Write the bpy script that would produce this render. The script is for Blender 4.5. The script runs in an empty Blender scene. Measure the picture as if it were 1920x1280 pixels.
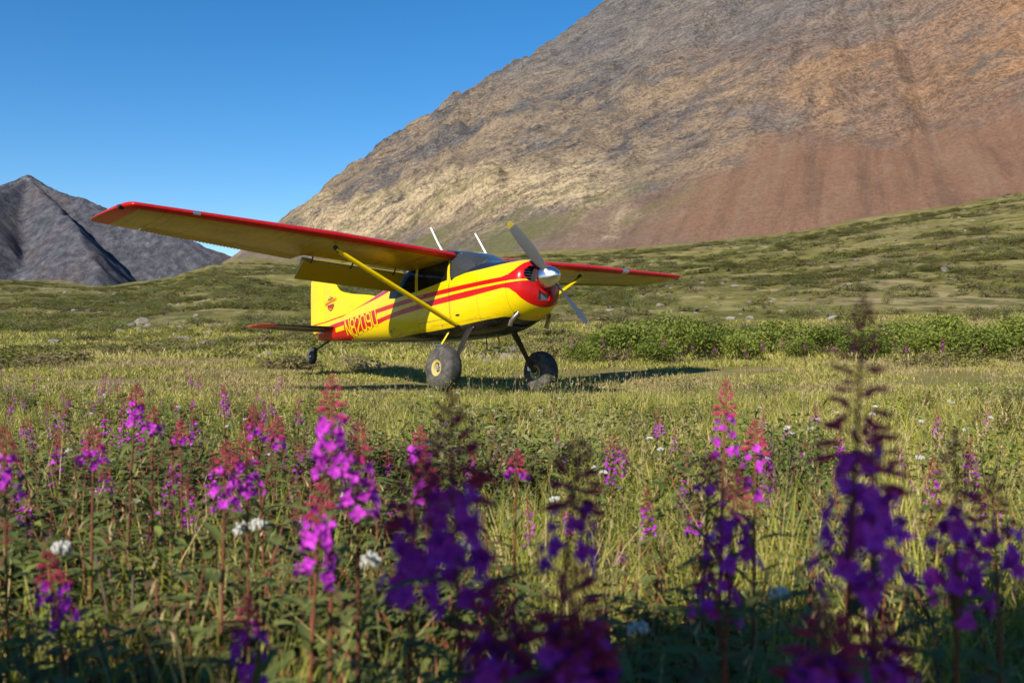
import bpy, bmesh, math, random
import numpy as np
from mathutils import Vector, Matrix

# ------------------------------------------------------------------ scene, camera, light
sc = bpy.context.scene
C = sc.collection
R = math.radians
CAM_Z = 1.05
PITCH = R(-1.2)
FPX = 1670.0                                   # focal length in pixels of a 1920 wide frame
cam_d = bpy.data.cameras.new('camera')
cam_d.sensor_width = 36.0
cam_d.lens = FPX / 1920.0 * 36.0
cam_d.clip_start = 0.05
cam_d.clip_end = 20000
cam_d.dof.use_dof = True
cam_d.dof.focus_distance = 13.2
cam_d.dof.aperture_fstop = 4.0
cam = bpy.data.objects.new('camera', cam_d)
C.objects.link(cam)
cam.location = (0, 0, CAM_Z)
cam.rotation_euler = (R(90) + PITCH, 0, 0)
sc.camera = cam

SUN_EL = R(35.0)
SUN_DIR_H = math.atan2(0.50, 0.866)            # horizontal heading the light travels to: angle from +Y to +X
L_TRAVEL = Vector((math.sin(SUN_DIR_H) * math.cos(SUN_EL), math.cos(SUN_DIR_H) * math.cos(SUN_EL), -math.sin(SUN_EL)))
w = bpy.data.worlds.new('World'); sc.world = w; w.use_nodes = True
nt = w.node_tree
bg = nt.nodes['Background']
sky = nt.nodes.new('ShaderNodeTexSky')
sky.sky_type = 'NISHITA'; sky.sun_disc = False
sky.sun_elevation = SUN_EL
sky.sun_rotation = SUN_DIR_H + math.pi         # the sun stands opposite to where its light travels
sky.altitude = 900; sky.air_density = 1.0; sky.dust_density = 0.3; sky.ozone_density = 4.0
hs = nt.nodes.new('ShaderNodeHueSaturation'); hs.inputs['Saturation'].default_value = 1.30
nt.links.new(sky.outputs[0], hs.inputs['Color']); nt.links.new(hs.outputs[0], bg.inputs['Color'])
bg.inputs['Strength'].default_value = 0.090
sun_d = bpy.data.lights.new('sun', 'SUN'); sun_d.energy = 5.0; sun_d.angle = R(0.53); sun_d.color = (1.0, 0.93, 0.82)
sun = bpy.data.objects.new('sun', sun_d); C.objects.link(sun)
sun.rotation_euler = L_TRAVEL.to_track_quat('-Z', 'Y').to_euler()
sc.view_settings.view_transform = 'Standard'; sc.view_settings.look = 'None'
sc.view_settings.exposure = 0.72; sc.view_settings.gamma = 1.0
sc.cycles.use_denoising = True
sc.cycles.max_bounces = 5; sc.cycles.diffuse_bounces = 2; sc.cycles.glossy_bounces = 3; sc.cycles.transmission_bounces = 4; sc.cycles.transparent_max_bounces = 8
sc.cycles.use_adaptive_sampling = True; sc.cycles.adaptive_threshold = .02

def at(px, py, d):
    """World point seen at photo pixel (px, py), at depth d metres along the view."""
    cx, cz = (px - 960) / FPX * d, (640 - py) / FPX * d
    return Vector((cx, d * math.cos(PITCH) - cz * math.sin(PITCH), CAM_Z + cz * math.cos(PITCH) + d * math.sin(PITCH)))

# ------------------------------------------------------------------ helpers
def tag(o, label=None, cat=None, group=None, kind=None):
    if label: o['label'] = label
    if cat: o['category'] = cat
    if group: o['group'] = group
    if kind: o['kind'] = kind
    return o

def mesh_of(name, v, f, mats=(), smooth=True, angle=40):
    m = bpy.data.meshes.new(name)
    m.from_pydata([tuple(p) for p in v], [], [tuple(q) for q in f])
    for k in mats: m.materials.append(k)
    if smooth:
        m.polygons.foreach_set('use_smooth', [True] * len(m.polygons))
        if angle: m.set_sharp_from_angle(angle=R(angle))
    m.update()
    return m

def link(name, m, parent=None):
    o = bpy.data.objects.new(name, m); C.objects.link(o)
    if parent is not None: o.parent = parent
    return o

def obj(name, v, f, mat, parent=None, smooth=True, angle=40):
    return link(name, mesh_of(name, v, f, (mat,), smooth, angle), parent)

def empty(name, loc=(0, 0, 0)):
    o = bpy.data.objects.new(name, None); C.objects.link(o); o.location = loc; o.empty_display_size = .2
    return o

class MB:
    """Collects shapes into one mesh."""
    def __init__(s): s.v = []; s.f = []
    def add(s, v, f):
        b = len(s.v); s.v += [tuple(p) for p in v]; s.f += [tuple(i + b for i in q) for q in f]; return s
    def box(s, c, h, M=None):
        M = M or Matrix.Identity(3)
        v = [Vector(c) + M @ Vector((h[0] * a, h[1] * b, h[2] * d)) for a in (-1, 1) for b in (-1, 1) for d in (-1, 1)]
        return s.add(v, [(0, 1, 3, 2), (4, 6, 7, 5), (0, 4, 5, 1), (2, 3, 7, 6), (0, 2, 6, 4), (1, 5, 7, 3)])
    def tube(s, pts, rad, n=10, flat=1.0, up=None):
        """Tube along pts; rad one radius or one per point; flat squeezes it across 'up'."""
        pts = [Vector(p) for p in pts]
        rad = rad if hasattr(rad, '__len__') else [rad] * len(pts)
        rings = []
        for i, p in enumerate(pts):
            d = (pts[min(i + 1, len(pts) - 1)] - pts[max(i - 1, 0)]).normalized()
            u = Vector(up) if up is not None else (Vector((0, 0, 1)) if abs(d.z) < .9 else Vector((1, 0, 0)))
            a = (u - d * u.dot(d)).normalized(); b = d.cross(a)
            rings.append([p + a * (math.cos(2 * math.pi * k / n) * rad[i]) + b * (math.sin(2 * math.pi * k / n) * rad[i] * flat) for k in range(n)])
        v = [q for r in rings for q in r]; f = []
        for i in range(len(rings) - 1):
            for k in range(n):
                f.append((i * n + k, i * n + (k + 1) % n, (i + 1) * n + (k + 1) % n, (i + 1) * n + k))
        f.append(tuple(range(n - 1, -1, -1))); f.append(tuple((len(rings) - 1) * n + k for k in range(n)))
        return s.add(v, f)
    def lathe(s, prof, c, axis, n=40, ref=(0, 0, 1)):
        """prof: (along axis, radius); closed where radius is 0."""
        ax = Vector(axis).normalized(); a = Vector(ref); a = (a - ax * a.dot(ax)).normalized(); b = ax.cross(a)
        v = []; f = []
        for (t, r) in prof:
            for k in range(n):
                th = 2 * math.pi * k / n
                v.append(Vector(c) + ax * t + (a * math.cos(th) + b * math.sin(th)) * r)
        for i in range(len(prof) - 1):
            for k in range(n):
                f.append((i * n + k, i * n + (k + 1) % n, (i + 1) * n + (k + 1) % n, (i + 1) * n + k))
        return s.add(v, f)
    def build(s, name, mat, parent=None, smooth=True, angle=40):
        return obj(name, s.v, s.f, mat, parent, smooth, angle)

def interp(x, pts):
    xs = [p[0] for p in pts]; ys = [p[1] for p in pts]
    if xs[0] > xs[-1]: xs = xs[::-1]; ys = ys[::-1]
    return float(np.interp(x, xs, ys))

# ---- numpy noise
def _hash(ix, iy, seed):
    h = (ix.astype(np.int64) * 374761393 + iy.astype(np.int64) * 668265263 + seed * 1442695041) & 0x7fffffff
    h = ((h ^ (h >> 13)) * 1274126177) & 0x7fffffff
    h = ((h ^ (h >> 16)) * 951274213) & 0x7fffffff
    return ((h >> 8) & 0xffff) / 65535.0
def vnoise(x, y, seed=0):
    x = np.asarray(x, float); y = np.asarray(y, float)
    ix = np.floor(x); iy = np.floor(y); fx = x - ix; fy = y - iy
    fx = fx * fx * fx * (fx * (fx * 6 - 15) + 10); fy = fy * fy * fy * (fy * (fy * 6 - 15) + 10)
    a = _hash(ix, iy, seed); b = _hash(ix + 1, iy, seed); c = _hash(ix, iy + 1, seed); d = _hash(ix + 1, iy + 1, seed)
    return (a + (b - a) * fx) + ((c + (d - c) * fx) - (a + (b - a) * fx)) * fy
def fbm(x, y, oct=5, seed=0, gain=.5):
    t = 0.; amp = 1.; tot = 0.
    for k in range(oct):
        t = t + amp * (vnoise(x, y, seed + k * 17) * 2 - 1); tot += amp; amp *= gain
        x = x * 2.03 + 3.1; y = y * 2.03 - 1.7
    return t / tot
def sstep(a, b, x):
    t = np.clip((x - a) / (b - a), 0, 1); return t * t * (3 - 2 * t)

# ------------------------------------------------------------------ materials
class NG:
    """Small node builder over a material."""
    def __init__(s, name):
        s.m = bpy.data.materials.new(name); s.m.use_nodes = True
        s.t = s.m.node_tree; s.bsdf = s.t.nodes['Principled BSDF']; s.out = s.t.nodes['Material Output']
    def n(s, typ, **kw):
        k = s.t.nodes.new(typ)
        for a, b in kw.items(): setattr(k, a, b)
        return k
    def set(s, sock, v):
        if isinstance(v, bpy.types.NodeSocket): s.t.links.new(v, sock)
        elif v is not None: sock.default_value = v
    def math(s, op, a, b=None, c=None, clamp=False):
        k = s.n('ShaderNodeMath', operation=op); k.use_clamp = clamp
        for i, v in enumerate((a, b, c)):
            if v is not None: s.set(k.inputs[i], v)
        return k.outputs[0]
    def mix(s, fac, a, b, mode='MIX'):
        k = s.n('ShaderNodeMix', data_type='RGBA', blend_type=mode)
        s.set(k.inputs[0], fac)
        for i, v in ((6, a), (7, b)):
            if isinstance(v, (tuple, list)) and len(v) == 3: v = (*v, 1)
            s.set(k.inputs[i], v)
        return k.outputs[2]
    def pos(s, kind='Object'):
        return s.n('ShaderNodeTexCoord').outputs[kind]
    def wpos(s):
        return s.n('ShaderNodeNewGeometry').outputs['Position']
    def sep(s, v):
        k = s.n('ShaderNodeSeparateXYZ'); s.set(k.inputs[0], v); return k.outputs
    def comb(s, x=0., y=0., z=0.):
        k = s.n('ShaderNodeCombineXYZ')
        for i, v in enumerate((x, y, z)): s.set(k.inputs[i], v)
        return k.outputs[0]
    def noise(s, vec, scale=5., detail=4., rough=.55, dist=0.):
        k = s.n('ShaderNodeTexNoise'); s.set(k.inputs['Vector'], vec)
        k.inputs['Scale'].default_value = scale; k.inputs['Detail'].default_value = detail
        k.inputs['Roughness'].default_value = rough; k.inputs['Distortion'].default_value = dist
        return k.outputs['Fac']
    def mapping(s, vec, scale=(1, 1, 1), rot=(0, 0, 0), loc=(0, 0, 0)):
        k = s.n('ShaderNodeMapping'); s.set(k.inputs[0], vec)
        k.inputs['Scale'].default_value = scale; k.inputs['Rotation'].default_value = rot; k.inputs['Location'].default_value = loc
        return k.outputs[0]
    def ramp(s, fac, stops, interp='LINEAR'):
        k = s.n('ShaderNodeValToRGB'); k.color_ramp.interpolation = interp
        e = k.color_ramp.elements
        while len(e) < len(stops): e.new(.5)
        for q, (p, c) in zip(e, stops):
            q.position = p; q.color = (*c, 1) if len(c) == 3 else c
        s.set(k.inputs[0], fac); return k.outputs[0]
    def step(s, x, lo, hi):
        k = s.n('ShaderNodeMapRange'); k.interpolation_type = 'SMOOTHSTEP'
        s.set(k.inputs[0], x); k.inputs[1].default_value = lo; k.inputs[2].default_value = hi
        return k.outputs[0]
    def curve(s, x, pts, x0, x1, y0, y1):
        """Piecewise linear y(x)."""
        t = s.math('DIVIDE', s.math('SUBTRACT', x, x0), x1 - x0, clamp=True)
        k = s.n('ShaderNodeFloatCurve'); s.set(k.inputs['Value'], t)
        cv = k.mapping.curves[0]
        P = sorted(((px - x0) / (x1 - x0), (py - y0) / (y1 - y0)) for px, py in pts)
        cv.points[0].location = P[0]; cv.points[1].location = P[-1]
        for p in P[1:-1]: cv.points.new(*p)
        for p in cv.points: p.handle_type = 'VECTOR'
        k.mapping.update()
        return s.math('MULTIPLY_ADD', k.outputs[0], y1 - y0, y0)
    def bump(s, h, strength=.3, dist=.02):
        k = s.n('ShaderNodeBump'); s.set(k.inputs['Height'], h)
        k.inputs['Strength'].default_value = strength; k.inputs['Distance'].default_value = dist
        s.t.links.new(k.outputs[0], s.bsdf.inputs['Normal']); return k
    def base(s, col, rough=.5, metal=0., coat=0., spec=None):
        if isinstance(col, tuple) and len(col) == 3: col = (*col, 1)
        s.set(s.bsdf.inputs['Base Color'], col); s.set(s.bsdf.inputs['Roughness'], rough)
        s.set(s.bsdf.inputs['Metallic'], metal); s.set(s.bsdf.inputs['Coat Weight'], coat)
        if spec is not None: s.bsdf.inputs['Specular IOR Level'].default_value = spec
        return s.m

def plain(name, col, rough=.5, metal=0., coat=0., var=.12, scale=9., bump=0.):
    g = NG(name); n = g.noise(g.pos(), scale, 5., .6)
    c = g.mix(n, tuple(x * (1 - var) for x in col), tuple(min(1, x * (1 + var)) for x in col))
    m = g.base(c, g.math('MULTIPLY_ADD', n, .15, max(.02, rough - .07)), metal, coat)
    if bump: g.bump(n, bump, .004)
    return m

YEL = (.60, .43, .002); RED = (.40, .005, .006); BLK = (.012, .012, .014)

def paint_mat(name, col, backdark=False):
    g = NG(name); p = g.pos()
    d = g.noise(p, 2.2, 6., .65); s = g.noise(g.mapping(p, (1.2, 9, 9)), 6., 4., .6)
    c = g.mix(g.math('MULTIPLY', g.step(d, .5, .8), .22), col, tuple(.55 * x + .012 for x in col))
    c = g.mix(g.math('MULTIPLY', g.step(s, .62, .85), .18), c, (.10, .085, .06))
    return g.base(c, g.math('MULTIPLY_ADD', d, .22, .18), 0., .06, .25)
M = {}
M['yellow'] = paint_mat('yellow_paint', YEL)
M['red'] = paint_mat('red_paint', RED)
M['black'] = plain('black_paint', (.012, .012, .014), .35, 0, .2)
M['belly'] = plain('oily_black_belly', (.014, .012, .011), .4, 0, .15, .5, 6)
M['steel'] = plain('dark_steel', (.014, .013, .013), .5, .2, 0, .3)
M['silver'] = plain('polished_aluminium', (.72, .72, .74), .24, 1.0, 0, .06, 20)
M['tape'] = plain('silver_tape', (.55, .56, .60), .3, .9)
M['exhaust'] = plain('heat_stained_steel', (.33, .28, .24), .33, .9, 0, .4, 25)
M['white'] = plain('white_antenna', (.8, .8, .78), .4)
M['dark'] = plain('dark_void', (.008, .008, .009), .8)
M['fins'] = plain('cylinder_fins', (.22, .22, .23), .4, .8)
M['filter'] = plain('filter_mesh', (.13, .145, .165), .6, .2, 0, .3, 60)
M['orange'] = plain('orange_print', (.70, .20, .01), .4)
M['trim'] = plain('cabin_trim', (.035, .033, .032), .8)
M['seat'] = plain('seat_vinyl', (.05, .045, .04), .6)
M['skin'] = plain('skin', (.45, .24, .16), .5)
M['shirt'] = plain('blue_cloth', (.05, .07, .12), .8)
M['hair'] = plain('dark_hair', (.02, .015, .012), .7)
M['headset'] = plain('grey_headset', (.30, .31, .31), .4)
M['redlens'] = plain('red_lens', (.5, .01, .01), .15)
for nm, tint, coat in (('glass', .10, .35), ('windscreen', .52, .7)):
    g = NG(nm + '_pane')
    M[nm] = g.base((tint, tint * 1.06, tint * 1.1), .02); g.bsdf.inputs['Transmission Weight'].default_value = .94; g.bsdf.inputs['IOR'].default_value = 1.06
    g.bsdf.inputs['Coat Weight'].default_value = coat; g.bsdf.inputs['Coat Roughness'].default_value = .03
g = NG('tyre_rubber')
n = g.noise(g.pos(), 9, 6., .7); n2 = g.noise(g.pos(), 60, 3., .6)
ny = g.math('ABSOLUTE', g.sep(g.pos('Normal'))[1])
dust = g.math('MULTIPLY', g.math('MULTIPLY_ADD', g.step(n, .35, .75), .75, .18), g.math('MULTIPLY_ADD', g.step(ny, .25, .85), .6, .4))
M['tyre'] = g.base(g.mix(dust, (.018, .018, .018), (.135, .120, .100)), .85, spec=.2); g.bump(g.math('ADD', n, g.math('MULTIPLY', n2, .4)), .3, .006)
M['rim'] = plain('yellow_wheel', (.42, .32, .10), .5, 0, 0, .45, 25)

# ------------------------------------------------------------------ terrain
APEX = (640.0, 1650.0, 878.0)
KC = 0.708
APRON = [(-1.2, .050), (-.575, .054), (-.45, .050), (-.375, .063), (-.335, .076), (-.25, .076), (-.05, .082), (.024, .087), (.144, .094), (.323, .114), (.44, .140), (.575, .166), (.8, .2), (1.2, .22)]
def terrain_parts(x, y):
    x = np.asarray(x, float); y = np.asarray(y, float)
    yy = np.maximum(y, 1.0)
    a = np.clip(x / yy, -1.2, 1.2)
    r = np.hypot(x, y)
    s = np.interp(a, [p[0] for p in APRON], [p[1] for p in APRON])
    rise = np.maximum(0, yy - 38.0)
    soft = rise * rise / (rise + 25.0)
    left = sstep(-.30, -.42, a)
    far_cap = 430.0
    ap = s * soft
    # the left part levels out into a low green ridge
    ap_l = s * np.minimum(soft, far_cap) - .05 * np.maximum(0, soft - far_cap)
    ap = ap * (1 - left) + ap_l * left
    amp = sstep(40, 160, yy)
    ap = ap + amp * (fbm(x / 70., y / 95., 4, 3) * 3.4 + fbm(x / 16., y / 24., 3, 9) * .9)
    near = fbm(x / 7., y / 7., 4, 21) * .06 * sstep(1.5, 6, r) + fbm(x / 1.3, y / 1.3, 2, 33) * .012
    near = near + fbm(x / 26., y / 26., 3, 5) * .35 * sstep(22, 60, r)
    # the strip dips gently away beyond the starboard wheel
    near = near - .17 * np.exp(-(((x - 1.8) / 4.5) ** 2 + ((y - 16.5) / 3.2) ** 2))
    near = near * 1.0
    low = near + ap
    # the big mountain: a scree cone with gullies, spurs and a cliff band
    dx, dy = x - APEX[0], y - APEX[1]
    rad = np.hypot(dx, dy); th = np.arctan2(dy, dx)
    cone = APEX[2] - KC * rad
    g1 = fbm(th * 9. + 4, rad / 900., 4, 41) * 26. - np.abs(fbm(th * 34., rad / 420., 4, 44)) * 10.0 + 2.5
    g2 = fbm(x / 240., y / 240., 5, 51) * 24. + (.3 - np.abs(fbm(x / 60., y / 60., 5, 57))) * 12.
    cone = cone + (g1 + g2) * sstep(0, 220, cone)
    # rock step low on the left flank
    band = sstep(84, 96, cone + fbm(x / 60., y / 60., 3, 61) * 16) * np.exp(-((a + .10) / .15) ** 4)
    cone = cone + 20.0 * band * (1 + .8 * fbm(x / 22., y / 22., 4, 66))
    return low, cone
def ground_z(x, y):
    l, c = terrain_parts(x, y); return np.maximum(l, c)
def gz(x, y): return float(ground_z(np.array([x]), np.array([y]))[0])

def moss_ground(name, near):
    g = NG(name); p = g.wpos()
    a = g.noise(p, .9 if near else .045, 8., .66); b = g.noise(p, 5. if near else .35, 6., .7); c = g.noise(g.mapping(p, (1, .55, 1)), .16 if near else .018, 5., .6)
    grass = g.mix(b, (.085, .076, .018), (.225, .190, .055))
    dry = g.mix(b, (.130, .100, .045), (.28, .225, .110))
    dark = g.mix(b, (.022, .030, .009), (.060, .068, .018))
    col = g.mix(g.step(a, .48, .64), grass, dry)
    col = g.mix(g.math('MULTIPLY', g.step(c, .54, .66), .8), col, dark)
    if not near:
        st = g.noise(p, .11, 7., .75)
        col = g.mix(g.math('MULTIPLY', g.step(st, .62, .74), .75), col, (.29, .25, .19))
        fn = g.noise(g.mapping(p, (1, .6, 1)), .9, 5., .75); ft = g.noise(g.mapping(p, (.22, .10, 1)), 1., 5., .7)
        mt = g.noise(g.mapping(p, (.10, .045, 1)), 1., 6., .72)
        col = g.mix(g.math('MULTIPLY', g.step(mt, .50, .60), .75), col, g.mix(fn, (.030, .036, .010), (.105, .105, .026)))
        col = g.mix(g.math('MULTIPLY', g.step(fn, .47, .60), .62), col, (.040, .043, .013))
        col = g.mix(g.math('MULTIPLY', g.step(ft, .50, .62), .7), col, (.27, .22, .105))
        lush = g.noise(g.mapping(p, (1, .5, 1)), .03, 4., .6)
        col = g.mix(g.math('MULTIPLY', g.step(lush, .5, .68), .55), col, (.165, .150, .038))
    m = g.base(col, .95, spec=.1); g.bump(g.math('ADD', a, g.math('MULTIPLY', b, .5)), .7, .05 if near else 1.2)
    return m
M['ground'] = moss_ground('meadow_soil', True)
M['hill'] = moss_ground('tundra_turf', False)

def mountain_mat():
    g = NG('mountain_rock'); p = g.wpos(); X, Y, Z = g.sep(p)
    # bedding: beds rise to the right, broken into uneven blocks
    wv = g.n('ShaderNodeTexNoise'); g.set(wv.inputs['Vector'], p); wv.inputs['Scale'].default_value = .007; wv.inputs['Detail'].default_value = 4.
    va = g.n('ShaderNodeVectorMath', operation='MULTIPLY_ADD'); g.set(va.inputs[0], wv.outputs['Color']); va.inputs[1].default_value = (70, 70, 60); g.set(va.inputs[2], p)
    wx, wy, wz = g.sep(va.outputs[0])
    sb = g.math('ADD', g.math('MULTIPLY_ADD', wx, -.48, wz), g.math('MULTIPLY', wy, -.05))
    tilt = g.comb(g.math('MULTIPLY_ADD', wz, .48, wx), wy, sb)
    band = g.noise(g.mapping(tilt, (.0055, .0055, .019)), 1., 8., .76)
    fine = g.noise(g.mapping(tilt, (.035, .035, .14)), 1., 7., .82)
    big = g.noise(p, .0042, 4., .6); mid = g.noise(p, .024, 6., .74); grit = g.noise(p, .30, 4., .8)
    right = g.step(g.math('ADD', X, g.math('MULTIPLY_ADD', big, 420., -210.)), 60., 420.)
    f2 = g.step(g.math('MULTIPLY_ADD', grit, .55, g.math('MULTIPLY', fine, .45)), .38, .63)
    grey = g.mix(f2, (.028, .026, .028), (.145, .131, .121))
    brown = g.mix(f2, (.068, .050, .038), (.27, .205, .140))
    tan = g.mix(f2, (.082, .061, .041), (.31, .232, .148))
    orange = g.mix(f2, (.095, .052, .030), (.34, .190, .098))
    dkrust = g.mix(f2, (.070, .043, .031), (.26, .158, .100))
    rust = g.mix(grit, (.090, .047, .031), (.225, .125, .080))
    rock = g.mix(g.step(band, .54, .64), g.mix(g.step(band, .44, .52), grey, brown), tan)
    warm = g.mix(g.step(band, .50, .60), g.mix(g.step(band, .38, .46), brown, dkrust), orange)
    col = g.mix(g.math('MULTIPLY', right, .85), rock, warm)
    col = g.mix(g.math('MULTIPLY', g.step(mid, .54, .64), .6), col, g.mix(grit, (.035, .032, .031), (.135, .120, .108)))
    col = g.mix(g.math('MULTIPLY', g.math('MULTIPLY', g.step(g.math('MULTIPLY_ADD', big, 160., Z), 330., 420.), g.math('SUBTRACT', 1., g.step(X, 330., 480.))), .7), col, g.mix(f2, (.040, .038, .040), (.165, .155, .148)))
    # smooth scree fans at the foot
    hz = g.math('ADD', Z, g.math('MULTIPLY_ADD', big, 190., -95.))
    hz = g.math('ADD', hz, g.math('MULTIPLY_ADD', mid, 70., -35.))
    lim = g.math('MULTIPLY_ADD', g.step(X, -40., 420.), 125., 62.)
    foot = g.math('SUBTRACT', 1., g.step(g.math('SUBTRACT', hz, lim), -18., 30.))
    th = g.math('ARCTAN2', g.math('SUBTRACT', Y, APEX[1]), g.math('SUBTRACT', X, APEX[0]))
    rd = g.n('ShaderNodeVectorMath', operation='LENGTH'); g.set(rd.inputs[0], g.comb(g.math('SUBTRACT', X, APEX[0]), g.math('SUBTRACT', Y, APEX[1]), 0.))
    run = g.noise(g.comb(g.math('MULTIPLY', th, 60.), g.math('MULTIPLY', rd.outputs['Value'], .006), 0.), 1., 6., .7)
    rs = g.step(g.math('ADD', X, g.math('MULTIPLY_ADD', mid, 260., -130.)), -60., 170.)
    scree = g.mix(rs, g.mix(grit, (.065, .053, .044), (.165, .135, .110)), rust)
    scree = g.mix(g.math('MULTIPLY', g.step(run, .48, .66), .5), scree, g.mix(grit, (.11, .075, .050), (.23, .165, .115)))
    scree = g.mix(g.math('MULTIPLY', g.math('SUBTRACT', 1., g.step(run, .36, .50)), .4), scree, (.060, .043, .035))
    col = g.mix(g.math('MULTIPLY', foot, .92), col, scree)
    # pale outcrop low on the left flank
    oc = g.math('MULTIPLY', g.step(hz, 76., 96.), g.math('SUBTRACT', 1., g.step(hz, 128., 152.)))
    oc = g.math('MULTIPLY', oc, g.math('MULTIPLY', g.step(X, -300., -190.), g.math('SUBTRACT', 1., g.step(X, 50., 110.))))
    col = g.mix(g.math('MULTIPLY', g.math('MULTIPLY', oc, g.step(fine, .34, .54)), .9), col, g.mix(f2, (.12, .088, .055), (.45, .35, .21)))
    # thin green on the ledges low down on the left
    gl = g.math('MULTIPLY', g.step(g.noise(g.mapping(tilt, (.006, .006, .06)), 1., 6., .65), .52, .64), g.math('SUBTRACT', 1., g.step(Z, 70., 175.)))
    gl = g.math('MULTIPLY', gl, g.math('SUBTRACT', 1., g.step(X, 20., 220.)))
    col = g.mix(g.math('MULTIPLY', gl, .75), col, g.mix(grit, (.060, .066, .020), (.125, .120, .045)))
    m = g.base(col, .95, spec=.1)
    h = g.math('ADD', g.math('MULTIPLY', fine, .8), g.math('ADD', g.math('MULTIPLY', mid, 1.0), g.math('MULTIPLY', grit, .45)))
    g.bump(h, .8, 4.0)
    return m
M['mountain'] = mountain_mat()

def build_terrain():
    NX = 640
    t = np.linspace(-1, 1, NX)
    rows = list(np.arange(-40, 0, 4.)) + list(np.arange(0, 30, .30)) + list(np.geomspace(30, 2050, 300))
    ys = np.array(rows)
    wd = np.maximum(34.0, ys * .92 + 10)
    Xg = t[None, :] * wd[:, None]; Yg = np.repeat(ys[:, None], NX, 1)
    lo, co = terrain_parts(Xg, Yg); Zg = np.maximum(lo, co)
    Vlo = np.stack([Xg, Yg, lo], -1).reshape(-1, 3); Vco = np.stack([Xg, Yg, co], -1).reshape(-1, 3)
    nr = len(ys)
    i, j = np.meshgrid(np.arange(nr - 1), np.arange(NX - 1), indexing='ij')
    q = np.stack([i * NX + j, i * NX + j + 1, (i + 1) * NX + j + 1, (i + 1) * NX + j], -1).reshape(-1, 4)
    isM = (co > lo - 14)[:-1, :-1].ravel(); isL = (lo > co - 14)[:-1, :-1].ravel(); yq = Yg[:-1, :-1].ravel()
    def part(name, mask, mat, V):
        f = q[mask]; used = np.unique(f); mp = np.full(len(V), -1); mp[used] = np.arange(len(used))
        m = bpy.data.meshes.new(name); f = mp[f]; vv = V[used]
        m.vertices.add(len(vv)); m.vertices.foreach_set('co', vv.ravel())
        m.loops.add(f.size); m.loops.foreach_set('vertex_index', f.ravel().astype(np.int32))
        m.polygons.add(len(f)); m.polygons.foreach_set('loop_start', np.arange(0, f.size, 4, dtype=np.int32))
        m.polygons.foreach_set('use_smooth', np.ones(len(f), bool))
        m.materials.append(mat); m.update(calc_edges=True); m.validate()
        o = link(name, m); tag(o, kind='structure'); return o
    part('ground', isL & (yq < 42), M['ground'], Vlo)
    part('hillside', isL & (yq >= 42), M['hill'], Vlo)
    part('mountain', isM & (yq > 200), M['mountain'], Vco)
build_terrain()

def far_mountain():
    g = NG('hazed_rock'); p = g.wpos()
    a = g.noise(g.mapping(p, (1, 1, .6)), .0035, 6., .65); b = g.step(g.noise(p, .035, 7., .78), .32, .68)
    col = g.mix(b, (.042, .044, .058), (.150, .148, .170))  # bluish greys put the distance haze into the rock colour
    col = g.mix(g.math('MULTIPLY', g.step(a, .5, .68), .6), col, g.mix(b, (.068, .055, .053), (.18, .148, .135)))
    zz = g.sep(p)[2]
    col = g.mix(g.math('MULTIPLY', g.step(g.math('MULTIPLY_ADD', b, 60., zz), 505., 535.), .55), col, (.30, .29, .29))
    mat = g.base(col, .95, spec=.1); g.bump(b, .7, 18.0)
    px, py, H = -1650., 3050., 492.
    xs = np.linspace(-3400, 300, 420); ys = np.linspace(2000, 3700, 240)
    X, Y = np.meshgrid(xs, ys)
    dx, dy = X - px, Y - py; r = np.hypot(dx, dy); th = np.arctan2(dy, dx)
    wob = fbm(X / 500., Y / 500., 4, 75) * .5
    spur = np.abs(((th * 11 / (2 * np.pi) + wob * .55) % 1) * 2 - 1)
    z = H - .50 * r - (spur - .5) * np.minimum(r * .25, 150) + (.35 - np.abs(fbm(X / 260., Y / 260., 5, 71))) * 40 * sstep(0, 200, r)
    # a second shoulder to the left keeps the ridge high
    r2 = np.hypot(X + 2350, Y - 3300); z = np.maximum(z, 455 - .34 * r2 - (np.abs(((np.arctan2(Y - 3300, X + 2350) * 1.6 + wob) % 1) * 2 - 1) - .5) * np.minimum(r2 * .15, 90) + fbm(X / 180., Y / 180., 4, 78) * 25)
    z = z + 16 * np.exp(-(r / 45) ** 2)
    z = np.maximum(z, -20)
    V = np.stack([X, Y, z], -1).reshape(-1, 3); n = len(xs)
    f = [(i * n + j, i * n + j + 1, (i + 1) * n + j + 1, (i + 1) * n + j) for i in range(len(ys) - 1) for j in range(n - 1)]
    o = obj('distant_mountain', V, f, mat, angle=None); tag(o, kind='structure')
far_mountain()

# ------------------------------------------------------------------ airplane
# aircraft frame: X forward from the spinner tip, Y to port, Z up from the thrust line
A_ROT = Matrix(((0.63902689, 0.76808381, -0.04113264), (-0.76115353, 0.63915743, 0.11010491), (0.11086003, -0.03905174, 0.99306849)))
A_T = Vector((0.6876, 12.95, .981))
CAMR = Matrix.Rotation(PITCH, 3, 'X')
plane = empty('airplane')
plane.matrix_world = Matrix.Translation(CAMR @ A_T + Vector((0, 0, CAM_Z))) @ (CAMR @ A_ROT).to_4x4()
tag(plane, 'yellow and red high-wing bush airplane with fat tundra tyres touching down', 'airplane')
bpy.context.view_layer.update()

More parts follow.
